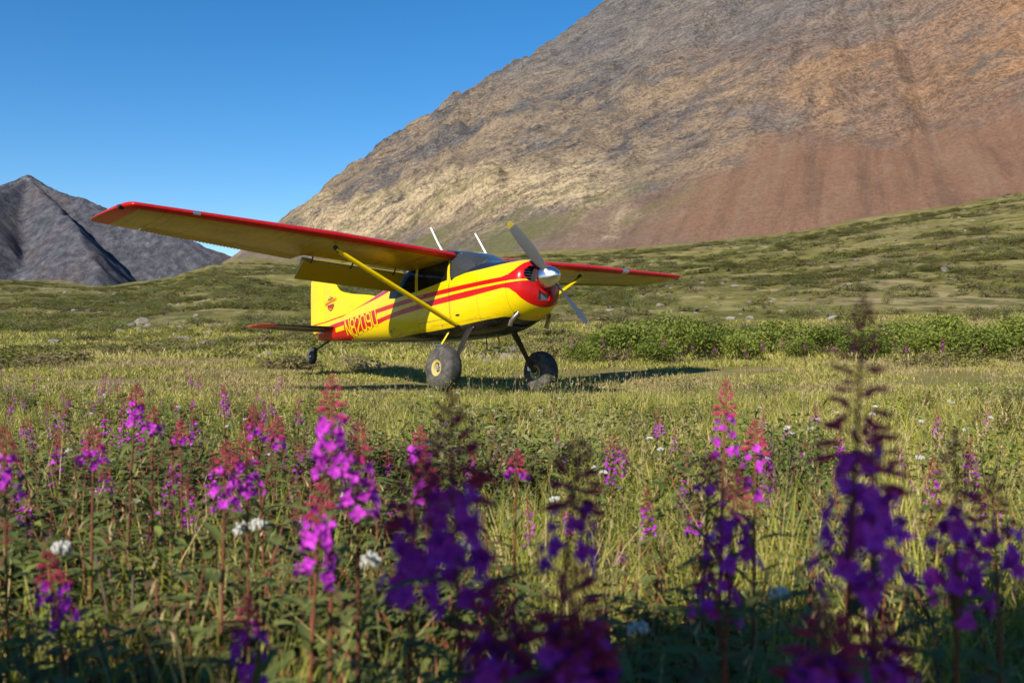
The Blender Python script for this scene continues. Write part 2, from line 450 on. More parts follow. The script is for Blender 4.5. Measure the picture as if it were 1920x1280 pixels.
# --- fuselage sections: X, zbottom, ztop, half width, z of max width, upper exponent, lower exponent
SEC = [(-.330, -.240, .150, .170, -.03, 2.0, 2.0), (-.345, -.320, .195, .250, -.03, 2.1, 2.1), (-.375, -.400, .232, .325, -.04, 2.2, 2.2),
       (-.42, -.460, .262, .390, -.05, 2.3, 2.3), (-.50, -.520, .290, .435, -.06, 2.4, 2.4), (-.65, -.580, .322, .475, -.07, 2.5, 2.6),
       (-.90, -.640, .356, .510, -.08, 2.6, 2.9), (-1.15, -.690, .384, .535, -.09, 2.7, 3.2), (-1.30, -.705, .412, .545, -.09, 2.8, 3.4),
       (-1.50, -.715, .515, .555, -.08, 2.9, 3.6), (-1.75, -.715, .640, .565, -.06, 3.2, 3.8), (-1.92, -.710, .690, .570, -.05, 3.6, 3.9),
       (-2.10, -.705, .715, .572, -.05, 4.2, 4.0), (-2.60, -.680, .730, .572, -.05, 4.6, 4.0), (-3.10, -.645, .715, .568, -.05, 4.4, 3.8),
       (-3.50, -.605, .660, .548, -.05, 3.6, 3.5), (-3.85, -.568, .585, .505, -.05, 3.0, 3.2), (-4.30, -.520, .495, .440, -.05, 2.6, 3.0),
       (-4.80, -.460, .420, .372, -.04, 2.4, 2.8), (-5.40, -.385, .335, .295, -.02, 2.3, 2.6), (-6.00, -.312, .245, .222, -.01, 2.2, 2.5),
       (-6.50, -.255, .160, .165, -.02, 2.2, 2.4), (-6.90, -.210, .090, .115, -.04, 2.2, 2.3), (-7.20, -.165, .050, .070, -.05, 2.1, 2.2), (-7.38, -.12, .0, .025, -.06, 2., 2.)]
def sec_at(X):
    xs = [-s[0] for s in SEC]
    return [float(np.interp(-X, xs, [s[k] for s in SEC])) for k in range(1, 7)]
def half_width(X, Z):
    zb, zt, w_, zc, nu, nl = sec_at(X)
    q = (Z - zc) / (zt - zc) if Z > zc else (zc - Z) / (zc - zb)
    n_ = nu if Z > zc else nl
    return w_ * max(0., 1 - min(1, q) ** n_) ** (1 / n_)

def fuselage_paint():
    g = NG('fuselage_paint'); p = g.pos(); X, Y, Z = g.sep(p)
    x0, x1, y0, y1 = -8., 0., -1., 1.
    cv = lambda pts: g.curve(X, pts, x0, x1, y0, y1)
    uT = cv([(-8, .09), (-6.25, .075), (-4.4, .068), (-3.5, .058), (-2.67, .066), (-1.45, .050), (-.75, .040), (-.62, .062), (-.52, .120), (-.44, .24), (-.40, .6), (0, .9)])
    uB = cv([(-8, -.02), (-6.3, -.02), (-4.4, -.01), (-3.5, -.022), (-2.67, -.014), (-1.45, -.020), (-.6, -.032), (-.30, -.04), (0, -.04)])
    lT = cv([(-8, -.10), (-6.2, -.11), (-4.4, -.125), (-3.6, -.100), (-2.7, -.070), (-1.48, -.060), (-.54, -.064), (-.36, -.06), (-.30, -.04), (0, -.04)])
    lB = cv([(-8, -.36), (-5.87, -.318), (-4.8, -.255), (-4.0, -.190), (-2.7, -.164), (-1.46, -.158), (-.72, -.128), (-.60, -.150), (-.50, -.235), (-.42, -.37), (-.38, -.47), (-.34, -.60), (0, -.9)])
    wT = cv([(-8, .20), (-7.3, .205), (-6.3, .225), (-5.6, .262), (-4.9, .335), (-4.3, .392), (-3.98, .42), (-3.92, .30), (0, .30)])
    wB = cv([(-8, .185), (-7.3, .188), (-6.3, .206), (-5.6, .238), (-4.9, .262), (-4.3, .285), (-3.98, .30), (-3.92, .30), (0, .30)])
    be = cv([(-8, -.9), (-6.3, -.55), (-6.0, -.306), (-4.8, -.445), (-4.03, -.495), (-3.7, -.520), (-2.5, -.560), (-1.88, -.566), (-1.33, -.548), (-.85, -.535), (-.72, -.555), (-.62, -.70), (0, -.9)])
    tp = cv([(-8, .95), (-2.05, .95), (-1.98, .60), (-1.9, .15), (-1.80, .20), (-1.55, .232), (-1.2, .245), (-.75, .268), (-.60, .285), (-.52, .40), (0, .8)])
    def between(z, lo, hi):
        a = g.math('GREATER_THAN', z, lo); b = g.math('LESS_THAN', z, hi); return g.math('MULTIPLY', a, b)
    red = g.math('MAXIMUM', between(Z, lB, lT), between(Z, uB, uT))
    red = g.math('MAXIMUM', red, between(Z, wB, wT))
    red = g.math('MAXIMUM', red, g.math('MULTIPLY', between(X, -5.90, -4.36), between(Z, lB, uT)))
    tail = g.math('MULTIPLY', g.math('LESS_THAN', X, -6.33), g.math('LESS_THAN', Z, .03))
    red = g.math('MAXIMUM', red, tail)
    d = g.noise(p, 2.6, 6., .65); s = g.noise(g.mapping(p, (.7, 6, 9)), 5., 5., .65)
    c = g.mix(red, YEL, RED)
    c = g.mix(g.math('GREATER_THAN', Z, tp), c, (.012, .016, .026))
    blk = g.math('LESS_THAN', Z, be)
    oil = g.noise(g.mapping(p, (.9, 5, 5)), 4., 5., .7)
    c = g.mix(blk, c, g.mix(g.step(oil, .45, .8), (.010, .009, .009), (.05, .042, .035)))
    c = g.mix(g.math('MULTIPLY', g.step(d, .5, .8), .14), c, g.mix(.6, c, (.05, .03, .0)))
    low = g.math('SUBTRACT', 1., g.step(Z, -.60, -.25))
    c = g.mix(g.math('MULTIPLY', g.math('MULTIPLY', g.step(s, .54, .75), low), .5), c, (.10, .075, .045))
    # panel seams
    seams = None
    for xs in (-.66, -1.27, -1.93, -2.86, -3.95, -4.85, -5.75):
        k = g.math('LESS_THAN', g.math('ABSOLUTE', g.math('SUBTRACT', X, xs)), .0035)
        seams = k if seams is None else g.math('MAXIMUM', seams, k)
    c = g.mix(g.math('MULTIPLY', seams, .55), c, (.03, .02, .01))
    # exhaust soot and thrown mud low on the sides
    soot = g.math('MULTIPLY', g.step(g.noise(g.mapping(p, (.35, 3, 7)), 3., 6., .7), .46, .68), g.math('MULTIPLY', g.math('SUBTRACT', 1., g.step(Z, -.55, -.30)), g.math('SUBTRACT', 1., g.step(X, -1.1, -.7))))
    c = g.mix(g.math('MULTIPLY', soot, .55), c, (.035, .026, .018))
    mud = g.math('MULTIPLY', g.step(g.noise(p, 38., 3., .7), .62, .70), g.math('SUBTRACT', 1., g.step(Z, -.50, -.05)))
    c = g.mix(g.math('MULTIPLY', mud, .6), c, (.09, .065, .040))
    geo = g.n('ShaderNodeNewGeometry')
    c = g.mix(geo.outputs['Backfacing'], c, (.03, .028, .027))
    g.bump(g.math('ADD', g.noise(g.mapping(p, (1, 1.4, 1.4)), 3.2, 2., .5), g.math('MULTIPLY', seams, -.25)), .12, .03)
    return g.base(c, g.math('MULTIPLY_ADD', d, .2, .16), 0., .05, .25)
M['fuselage'] = fuselage_paint()

def build_fuselage():
    NR = 96
    xs = []
    for a, b in zip(SEC[:-1], SEC[1:]):
        k = max(2, int(abs(a[0] - b[0]) / .05))
        xs += [a[0] + (b[0] - a[0]) * i / k for i in range(k)]
    xs.append(SEC[-1][0])
    # smooth (Catmull-like) interpolation of the section numbers
    sx = np.array([-s[0] for s in SEC]); q = -np.array(xs)
    cols = []
    for k in range(1, 7):
        yv = np.array([s[k] for s in SEC]); m_ = np.gradient(yv, sx)
        i = np.clip(np.searchsorted(sx, q) - 1, 0, len(sx) - 2); h = sx[i + 1] - sx[i]; t = (q - sx[i]) / h
        d0 = np.clip(m_[i], -4, 4); d1 = np.clip(m_[i + 1], -4, 4)
        cols.append((2 * t**3 - 3 * t**2 + 1) * yv[i] + (t**3 - 2 * t**2 + t) * h * d0 + (-2 * t**3 + 3 * t**2) * yv[i + 1] + (t**3 - t**2) * h * d1)
    v = []; f = []
    for i, X in enumerate(xs):
        zb, zt, w_, zc, nu, nl = [c[i] for c in cols]
        for k in range(NR):
            th = 2 * math.pi * k / NR; c_, s_ = math.cos(th), math.sin(th)
            n_ = nu if s_ > 0 else nl
            yv = w_ * math.copysign(abs(c_) ** (2 / n_), c_)
            zv = zc + (zt - zc if s_ > 0 else zc - zb) * math.copysign(abs(s_) ** (2 / n_), s_)
            v.append((X, yv, zv))
    n = len(xs)
    for i in range(n - 1):
        for k in range(NR):
            f.append((i * NR + k, (i + 1) * NR + k, (i + 1) * NR + (k + 1) % NR, i * NR + (k + 1) % NR))
    f.append(tuple(range(NR))); f.append(tuple((n - 1) * NR + k for k in range(NR - 1, -1, -1)))
    bm = bmesh.new()
    bv = [bm.verts.new(p) for p in v]
    for q_ in f: bm.faces.new([bv[i] for i in q_])
    bm.normal_update()
    def cut(poly, axes, cond):
        """Cut a convex polygon out of the skin (seen along the third axis); returns its faces as (verts, faces)."""
        a, b = axes
        lo = [min(p[k] for p in poly) for k in (0, 1)]; hi = [max(p[k] for p in poly) for k in (0, 1)]
        cx = sum(p[0] for p in poly) / len(poly); cy = sum(p[1] for p in poly) / len(poly)
        def nearf():
            out = []
            for fc in bm.faces:
                if len(fc.verts) > 40: continue
                A = [vv.co[a] for vv in fc.verts]; B = [vv.co[b] for vv in fc.verts]
                if max(A) >= lo[0] - .001 and min(A) <= hi[0] + .001 and max(B) >= lo[1] - .001 and min(B) <= hi[1] + .001 and cond(fc.calc_center_median()): out.append(fc)
            return out
        for p, q_ in zip(poly, poly[1:] + poly[:1]):
            fs = nearf(); geom = list({e for x in fs for e in x.edges}) + list({e for x in fs for e in x.verts}) + fs
            co = [0, 0, 0]; no = [0, 0, 0]; co[a], co[b] = p; no[a], no[b] = (q_[1] - p[1]), -(q_[0] - p[0])
            bmesh.ops.bisect_plane(bm, geom=geom, plane_co=co, plane_no=no, dist=1e-5)
        def inside(c):
            s0 = None
            for p, q_ in zip(poly, poly[1:] + poly[:1]):
                cr = (q_[0] - p[0]) * (c[b] - p[1]) - (q_[1] - p[1]) * (c[a] - p[0])
                if s0 is None: s0 = cr > 0
                elif (cr > 0) != s0: return False
            return True
        sel = [x for x in bm.faces if len(x.verts) < 40 and cond(x.calc_center_median()) and inside(x.calc_center_median())]
        idx = {}; vs = []; fs = []
        for x in sel:
            r_ = []
            for vv in x.verts:
                if vv not in idx: idx[vv] = len(vs); vs.append(vv.co.copy())
                r_.append(idx[vv])
            fs.append(tuple(r_))
        bmesh.ops.delete(bm, geom=sel, context='FACES')
        return vs, fs
    glass = []
    wind = [(-1.215, .400), (-1.56, .240), (-1.88, .185), (-1.945, .60), (-1.945, .80), (-1.3, .80)]
    glass.append(('windshield', cut(wind, (0, 2), lambda c: c.x < -1.1)))
    front = [(-1.99, .19), (-1.985, .545), (-2.82, .56), (-2.82, .14)]
    rear = [(-2.90, .14), (-2.90, .555), (-3.42, .53), (-3.80, .38), (-3.83, .17), (-3.55, .125)]
    for sgn in (-1, 1):
        glass.append(('door_window', cut(front, (0, 2), lambda c: c.y * sgn > .2 and c.z < .6)))
        glass.append(('rear_window', cut(rear, (0, 2), lambda c: c.y * sgn > .2 and c.z < .6)))
    holes = []
    for sgn in (-1, 1):
        inl = [(sgn * .140, -.075), (sgn * .140, .165), (sgn * .24, .165), (sgn * .325, .105), (sgn * .345, .03), (sgn * .30, -.050), (sgn * .22, -.085)]
        holes.append(cut(inl, (1, 2), lambda c: c.x > -.52))
    filt = [(-.118, -.335), (-.118, -.175), (.105, -.175), (.105, -.335)]
    holes.append(cut(filt, (1, 2), lambda c: c.x > -.52))
    loose = [vv for vv in bm.verts if not vv.link_faces]; bmesh.ops.delete(bm, geom=loose, context='VERTS')
    m = bpy.data.meshes.new('fuselage'); bm.to_mesh(m); bm.free()
    m.materials.append(M['fuselage'])
    m.polygons.foreach_set('use_smooth', [True] * len(m.polygons)); m.set_sharp_from_angle(angle=R(38)); m.update()
    fus = link('fuselage', m, plane)
    for nm, (vs, fs) in glass: obj(nm, vs, fs, M['windscreen' if nm == 'windshield' else 'glass'], plane, angle=None)
    # intake ducts: the cut-out faces pushed back, joined to their rim
    for i, (vs, fs) in enumerate(holes):
        depth = .16 if i < 2 else .03
        cnt = {}
        for q_ in fs:
            for a_, b_ in zip(q_, q_[1:] + q_[:1]): cnt[(min(a_, b_), max(a_, b_))] = cnt.get((min(a_, b_), max(a_, b_)), 0) + 1
        n0 = len(vs); vv = [Vector(p) for p in vs] + [Vector(p) - Vector((depth, 0, 0)) for p in vs]
        side = [(a_, b_, b_ + n0, a_ + n0) for (a_, b_), c_ in cnt.items() if c_ == 1]
        if i < 2:
            d = obj('air_intake', vv, [tuple(k + n0 for k in q_) for q_ in fs] + side, M['dark'], plane, angle=30)
            sgn = -1 if i == 0 else 1
            for k in range(5):
                MB().box((-.47, sgn * .245, -.04 + k * .042), (.05, .07, .006)).build('cylinder_fin', M['fins'], d)
        else:
            d = obj('filter_frame', vv, side, M['red'], plane, angle=30)
            obj('air_filter', vv[n0:], fs, M['filter'], d, angle=None)
            for k in range(6):
                y_ = -.10 + k * .038
                MB().tube([(-.405 - .004, y_, -.33), (-.390 - .004, y_, -.18)], .003, 6).build('filter_rib', M['steel'], d)
    return fus
fuselage = build_fuselage()
# frames around the windshield and doors
def skin_line(pts, sgn, off=.004, n=10):
    out = []
    for (x0, z0), (x1, z1) in zip(pts[:-1], pts[1:]):
        for i in range(n):
            t = i / n; X, Z = x0 + (x1 - x0) * t, z0 + (z1 - z0) * t
            out.append((X, sgn * (half_width(X, Z) + off), Z))
    X, Z = pts[-1]; out.append((X, sgn * (half_width(X, Z) + off), Z)); return out
for sgn in (-1, 1):
    MB().tube(skin_line([(-1.88, .185), (-1.945, .60)], sgn, .0), .016, 8).build('windshield_pillar', M['black'], plane)
    MB().tube(skin_line([(-1.955, -.42), (-1.955, .12)], sgn, -.001), .005, 6).build('door_seam', M['black'], plane)
    MB().tube(skin_line([(-2.86, -.40), (-2.86, .56)], sgn, -.001), .005, 6).build('door_seam', M['black'], plane)
    MB().tube(skin_line([(-1.955, -.42), (-2.86, -.40)], sgn, -.001), .005, 6).build('door_seam', M['black'], plane)
    h = skin_line([(-2.62, .035), (-2.76, .035)], sgn, .018, 2)
    MB().tube(h, .011, 8).build('door_handle', M['silver'], plane)
    k = skin_line([(-1.72, -.40), (-1.80, -.395)], sgn, .004, 2)
    MB().tube(k, .014, 8).build('vent_slot', M['black'], plane)

# --- registration letters and stripes: flat print laid on the skin
STROKES = {'N': [[(0, 0), (0, 1)], [(0, 1), (1, 0)], [(1, 0), (1, 1)]],
           '8': [[(.22, 0), (.78, 0), (1, .15), (1, .38), (.80, .51), (1, .64), (1, .85), (.78, 1), (.22, 1), (0, .85), (0, .64), (.20, .51), (0, .38), (0, .15), (.22, 0)], [(.2, .51), (.8, .51)]],
           '2': [[(0, .80), (0, .88), (.22, 1), (.78, 1), (1, .85), (1, .60), (0, .15), (0, 0), (1, 0)]],
           '0': [[(.22, 0), (.78, 0), (1, .15), (1, .85), (.78, 1), (.22, 1), (0, .85), (0, .15), (.22, 0)]],
           '9': [[(0, .12), (.22, 0), (.78, 0), (1, .15), (1, .85), (.78, 1), (.22, 1), (0, .85), (0, .60), (.22, .46), (1, .46)]],
           'U': [[(0, 1), (0, .15), (.22, 0), (.78, 0), (1, .15), (1, 1)]]}
TL, BL, TR, BR = (-5.862, .040), (-5.775, -.292), (-4.45, .054), (-4.335, -.218)
def text_pt(u, v, off):
    X = (BL[0] * (1 - u) + BR[0] * u) * (1 - v) + (TL[0] * (1 - u) + TR[0] * u) * v
    Z = (BL[1] * (1 - u) + BR[1] * u) * (1 - v) + (TL[1] * (1 - u) + TR[1] * u) * v
    return (X, -(half_width(X, Z) + off), Z)
def letter(ch, u0, u1, wd, off, mat, name, parent):
    mb = MB()
    asp = .30 / (1.42 * (u1 - u0))                 # cell height over width
    for li, line in enumerate(STROKES[ch]):
        o2 = off + li * .0006
        pts = [(x, y * asp) for x, y in line]
        closed = line[0] == line[-1]
        L_, R_ = [], []
        for i, p in enumerate(pts):
            def dirn(a, b):
                d = (b[0] - a[0], b[1] - a[1]); n_ = math.hypot(*d) or 1; return (d[0] / n_, d[1] / n_)
            prev = pts[i - 1] if i else (pts[-2] if closed else None)
            nxt = pts[i + 1] if i < len(pts) - 1 else (pts[1] if closed else None)
            d1 = dirn(prev, p) if prev else dirn(p, nxt); d2 = dirn(p, nxt) if nxt else d1
            nx, ny = -(d1[1] + d2[1]), d1[0] + d2[0]; nn = math.hypot(nx, ny) or 1; nx /= nn; ny /= nn
            k = wd / max(.45, nx * -d1[1] + ny * d1[0])
            ex = 0 if (prev and nxt) else wd * (1 if nxt is None else -1)
            b_ = (p[0] + d1[0] * ex, p[1] + d1[1] * ex)
            L_.append((b_[0] + nx * k, b_[1] + ny * k)); R_.append((b_[0] - nx * k, b_[1] - ny * k))
        vs = []; fs = []
        for i in range(len(pts) - 1):
            for s_ in range(4):
                b0 = len(vs)
                for t in (s_ / 4, (s_ + 1) / 4):
                    for S in (L_, R_):
                        x = S[i][0] + (S[i + 1][0] - S[i][0]) * t; y = S[i][1] + (S[i + 1][1] - S[i][1]) * t
                        vs.append(text_pt(u0 + (u1 - u0) * x, y / asp, o2))
                fs.append((b0, b0 + 1, b0 + 3, b0 + 2))
        mb.add(vs, fs)
    return mb.build(name, mat, parent, smooth=False)
for i, ch in enumerate('N8209U'):
    c0 = -.01 + 1.045 * i / 6 + .024; c1 = -.01 + 1.045 * (i + 1) / 6 - .024
    lt = letter(ch, c0, c1, .118, .0055, M['yellow'], 'registration_letter', plane)

# --- wings
def naca(t, m_=.02, p=.4, th=.12):
    yt = 5 * th * (.2969 * math.sqrt(t) - .126 * t - .3516 * t * t + .2843 * t**3 - .1036 * t**4)
    yc = m_ / p**2 * (2 * p * t - t * t) if t < p else m_ / (1 - p)**2 * (1 - 2 * p + 2 * p * t - t * t)
    return yc + yt, yc - yt
def wing_xte(y): return -3.49 + (0 if y < 2.6 else .31 * (y - 2.6) / 2.55)
def wing_xle(y): return -1.86 - (0 if y < 2.54 else .19 * (y - 2.54) / 2.6)
def wing_z(y): return .585 + .040 * (y - .55)
INC = math.sin(R(1.6))
def wing_pt(y, t, top, th=.12, sgn=1):
    xl, xt = wing_xle(y), wing_xte(y); c = xl - xt
    zu, zl = naca(t, th=th)
    return (xl - c * t, sgn * y, wing_z(y) - c * t * INC + c * (zu if top else zl))
def wing_paint():
    g = NG('wing_paint'); p = g.pos(); X, Y, Z = g.sep(p)
    ya = g.math('ABSOLUTE', Y)
    le = g.curve(ya, [(0, -1.95), (2.54, -1.95), (5.26, -2.14), (5.33, -3.4), (6, -3.4)], 0, 6, -4, 0)
    red = g.math('GREATER_THAN', X, le)
    d = g.noise(p, 2., 6., .65); s = g.noise(g.mapping(p, (1, 5, 5)), 3., 5., .65)
    c = g.mix(red, g.mix(g.step(d, .35, .7), (.38, .26, .004), (.28, .185, .004)), RED)  # yellow is darkened to carry the shade under the wing
    c = g.mix(g.math('MULTIPLY', g.step(s, .48, .72), .45), c, (.09, .065, .02))
    rib = g.math('LESS_THAN', g.math('ABSOLUTE', g.math('SUBTRACT', g.math('FRACT', g.math('MULTIPLY', Y, 2.6)), .5)), .014)
    spar = g.math('LESS_THAN', g.math('ABSOLUTE', g.math('ADD', X, 2.42)), .006)
    c = g.mix(g.math('MULTIPLY', g.math('MAXIMUM', rib, spar), .5), c, (.04, .025, .006))
    return g.base(c, g.math('MULTIPLY_ADD', d, .18, .16), 0., .0, .25)
M['wing'] = wing_paint()
M['yellow_shaded'] = paint_mat('shaded_yellow_paint', (.33, .225, .004))  # darker copy of the yellow, underside shade put into its colour
def loft(sections, close_ends=True):
    n = len(sections[0]); v = [p for s in sections for p in s]; f = []
    for i in range(len(sections) - 1):
        for k in range(n):
            f.append((i * n + k, i * n + (k + 1) % n, (i + 1) * n + (k + 1) % n, (i + 1) * n + k))
    if close_ends: f += [tuple(range(n - 1, -1, -1)), tuple((len(sections) - 1) * n + k for k in range(n))]
    return v, f
def ts(t1, n=22): return [t1 * (1 - math.cos(math.pi * .5 * i / n)) for i in range(n + 1)]
TH = .745
def build_wing(sgn):
    secs = []
    for y in [.48, .55, .8, 1.2, 1.7, 2.2, 2.54, 3., 3.5, 4., 4.5, 4.93]:
        T = ts(TH)
        secs.append([wing_pt(y, t, True, sgn=sgn) for t in reversed(T)] + [wing_pt(y, t, False, sgn=sgn) for t in T[1:]])
    v, f = loft(secs)
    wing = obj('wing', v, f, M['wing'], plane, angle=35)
    # outer bay and raked tip: full chord
    secs = []
    ytip = [4.934, 5.1, 5.22, 5.30, 5.34, 5.38, 5.42, 5.455, 5.485, 5.51, 5.53, 5.545]
    for y in ytip:
        T = ts(1.0); e = max(0, (y - 5.26) / .285)
        xl = wing_xle(min(y, 5.3)) - 1.00 * e ** 2.6; xt = wing_xte(min(y, 5.1)) - .05 * e
        c = xl - xt; th = .12 * (1 - .55 * e); zc = wing_z(y) + .035 * e - (wing_xle(min(y, 5.3)) - xl) * INC
        up = [(xl - c * t, sgn * y, zc - c * t * INC + c * naca(t, .02, .4, th)[0]) for t in T]
        lo = [(xl - c * t, sgn * y, zc - c * t * INC + c * naca(t, .02, .4, th)[1]) for t in T]
        secs.append(list(reversed(up)) + lo[1:-1])
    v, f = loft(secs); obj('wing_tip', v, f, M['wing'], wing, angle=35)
    # corrugated aileron
    secs = []; ys = np.arange(2.50, 4.925, .0138)
    for i, y in enumerate(ys):
        w_ = .0065 * (1 if (i // 2) % 2 else -1)
        T = [TH + .006 + (1 - TH - .006) * k / 8 for k in range(9)]
        up = [wing_pt(y, t, True, sgn=sgn) for t in T]; lo = [wing_pt(y, t, False, sgn=sgn) for t in T]
        up = [(p[0], p[1], p[2] + (w_ if 1 < k < 8 else 0)) for k, p in enumerate(up)]
        lo = [(p[0], p[1], p[2] - (w_ if 1 < k else 0) - (.004 if k == 8 else 0)) for k, p in enumerate(lo)]
        secs.append(list(reversed(up)) + lo)
    v, f = loft(secs); obj('aileron', v, f, M['yellow_shaded'], wing, angle=25)
    # flap, lowered
    secs = []; hx, hz = None, None
    for y in (.60, 1.1, 1.6, 2.1, 2.46):
        T = [TH + .012 + (1 - TH - .012) * k / 10 for k in range(11)]
        up = [wing_pt(y, t, True, sgn=sgn) for t in T]; lo = [wing_pt(y, t, False, sgn=sgn) for t in T]
        hx, hz = lo[0][0] - .02, lo[0][2] - .02
        a = R(36)
        def rot(p): 
            dx, dz = p[0] - hx, p[2] - hz
            return (hx - .050 + dx * math.cos(a) - dz * math.sin(a), p[1], hz - .085 + dz * math.cos(a) + dx * math.sin(a))
        nose = [(up[0][0] + .018, up[0][1], up[0][2] - .025), (up[0][0] + .022, up[0][1], (up[0][2] + lo[0][2]) / 2), (lo[0][0] + .014, lo[0][1], lo[0][2] + .015)]
        secs.append([rot(p) for p in list(reversed(up)) + nose + lo])
    v, f = loft(secs); fl = obj('flap', v, f, M['yellow_shaded'], wing, angle=30)
    for y in (.85, 1.65, 2.35):
        p = wing_pt(y, TH - .02, False, sgn=sgn)
        MB().tube([(p[0], p[1], p[2] + .01), (p[0] - .05, p[1], p[2] - .07), (p[0] - .10, p[1], p[2] - .09)], .012, 6).build('flap_hinge', M['steel'], wing)
    # leading edge dress: lap seam, tape patch, navigation light
    def le_ring(y, w0, mat, name, tmax=.055, off=.003):
        sec = []
        for yy in (y - w0, y + w0):
            T = [tmax * (i / 6) ** 2 for i in range(7)]
            pts = [wing_pt(yy, t, True, sgn=sgn) for t in reversed(T)] + [wing_pt(yy, t, False, sgn=sgn) for t in T[1:]]
            cx, cz = wing_xle(yy) - .1, wing_z(yy)
            q = []
            for p in pts:
                d = Vector((p[0] - cx, 0, p[2] - cz)).normalized() * off; q.append((p[0] + d.x, p[1], p[2] + d.z))
            sec.append(q)
        n = len(sec[0]); v = sec[0] + sec[1]; f = [(k, k + 1, n + k + 1, n + k) for k in range(n - 1)]
        obj(name, v, f, mat, wing)
    le_ring(2.54, .012, M['red'], 'lap_seam')
    if sgn > 0: le_ring(3.55, .09, M['tape'], 'landing_light', .05)
    else: le_ring(4.55, .05, M['tape'], 'pitot_patch', .012)
    p = wing_pt(5.1, 0, True, sgn=sgn)
    MB().lathe([(-.03, .0), (-.03, .028), (.02, .03), (.05, .022), (.06, .0)], (p[0] - .24, sgn * 5.42, p[2] + .004), (.55, sgn * .8, 0), 14).build('navigation_light', M['dark'] if sgn < 0 else M['redlens'], wing)
    # strut
    a = Vector((-1.80, sgn * .555, -.555)); b = Vector((-2.10, sgn * 2.47, .50))
    st = MB().tube([a, a.lerp(b, .03), a.lerp(b, .97), b], [.052, .066, .062, .045], 18, .42, up=(1, 0, 0)).build('wing_strut', M['yellow'], plane)
    MB().tube([b - Vector((0, sgn * .05, .03)), b + Vector((0, sgn * .03, .05))], .035, 8).build('strut_fitting', M['steel'], st)
    MB().tube([a + Vector((0, sgn * .03, .02)), a - Vector((0, sgn * .05, .03))], .032, 8).build('strut_fitting', M['steel'], st)
    return wing
wings = [build_wing(-1), build_wing(1)]
# cabin roof between the wing roots
secs = []
for y in (-.50, -.25, 0, .25, .50):
    T = ts(.95)
    secs.append([(-1.90 - 1.55 * t, y, .612 - 1.55 * t * INC + 1.55 * naca(t)[0] + .012 * (1 - (y / .5) ** 2)) for t in reversed(T)] + [(-1.90 - 1.55 * t, y, .60 - 1.55 * t * INC - .02) for t in T[1:]])
v, f = loft(secs); obj('cabin_roof', v, f, M['black'], plane)
MB().tube([(-2.44, -.30, .74), (-2.60, -.30, .96), (-2.775, -.30, 1.235)], [.016, .015, .013], 8).build('antenna', M['white'], plane)
MB().tube([(-2.05, .30, .70), (-2.20, .30, .92), (-2.337, .30, 1.117)], [.016, .015, .013], 8).build('antenna', M['white'], plane)

# --- tail
def foil(y_or_z, xl, xt, off, th, vertical, n=12):
    T = ts(1.0, n); c = xl - xt
    up = []; lo = []
    for t in T:
        h = c * 5 * th * (.2969 * math.sqrt(t) - .126 * t - .3516 * t * t + .2843 * t**3 - .1015 * t**4)
        if vertical: up.append((xl - c * t, off + h, y_or_z)); lo.append((xl - c * t, off - h, y_or_z))
        else: up.append((xl - c * t, y_or_z, off + h)); lo.append((xl - c * t, y_or_z, off - h))
    return list(reversed(up)) + lo[1:-1]
FIN_LE = [(.02, -6.20), (.30, -5.45), (.44, -5.06), (.50, -5.30), (.56, -5.62), (.62, -5.94), (.67, -6.14), (.715, -6.32), (.76, -6.43), (.82, -6.515), (.88, -6.57), (1.0, -6.68), (1.1, -6.78), (1.16, -6.87), (1.20, -7.0), (1.215, -7.12)]
def fin_xl(z): return interp(z, FIN_LE) if z > .44 else interp(z, [(.02, -5.2), (.44, -5.06)])
hinge = lambda z: -7.16 - .05 * z
secs = [foil(z, fin_xl(z), hinge(z), 0, .055 if z < .6 else .07, True) for z in [.02, .2, .35, .42, .46, .50, .54, .58, .62, .65, .68, .71, .74, .77, .80, .84, .88, .94, 1.0, 1.06, 1.1, 1.14, 1.17, 1.195, 1.213]]
v, f = loft(secs)
def fin_paint():
    g = NG('fin_paint'); p = g.pos(); X, Y, Z = g.sep(p)
    wT = g.curve(X, [(-8, .198), (-7.3, .205), (-6.3, .232), (-5.6, .265), (-5.0, .33), (0, .33)], -8, 0, -1, 1)
    wB = g.curve(X, [(-8, .172), (-7.3, .180), (-6.3, .206), (-5.6, .238), (-5.0, .25), (0, .25)], -8, 0, -1, 1)
    red = g.math('MULTIPLY', g.math('GREATER_THAN', Z, wB), g.math('LESS_THAN', Z, wT))
    d = g.noise(p, 2.2, 6., .65)
    c = g.mix(red, YEL, RED); c = g.mix(g.math('MULTIPLY', g.step(d, .5, .8), .15), c, (.3, .2, .01))
    return g.base(c, g.math('MULTIPLY_ADD', d, .2, .16), 0., .05, .25)
M['fin'] = fin_paint()
fin = obj('fin', v, f, M['fin'], plane, angle=35)
rud_te = [(.02, -7.60), (.12, -7.68), (.19, -7.715), (.6, -7.71), (1.0, -7.695), (1.12, -7.68), (1.19, -7.62), (1.215, -7.50)]
secs = [foil(z, hinge(z) + .012, interp(z, rud_te), 0, .085, True) for z in [.02, .06, .12, .19, .3, .45, .6, .75, .9, 1.0, 1.06, 1.12, 1.16, 1.19, 1.213]]
v, f = loft(secs); rudder = obj('rudder', v, f, M['fin'], plane, angle=35)
g = NG('tailplane_paint'); yy = g.sep(g.pos())[1]
M['tail'] = g.base(g.mix(g.math('GREATER_THAN', g.math('ABSOLUTE', yy), 1.30), (.020, .010, .010), RED), .3)  # dark inner span has the tailplane's shade in its colour; tips red
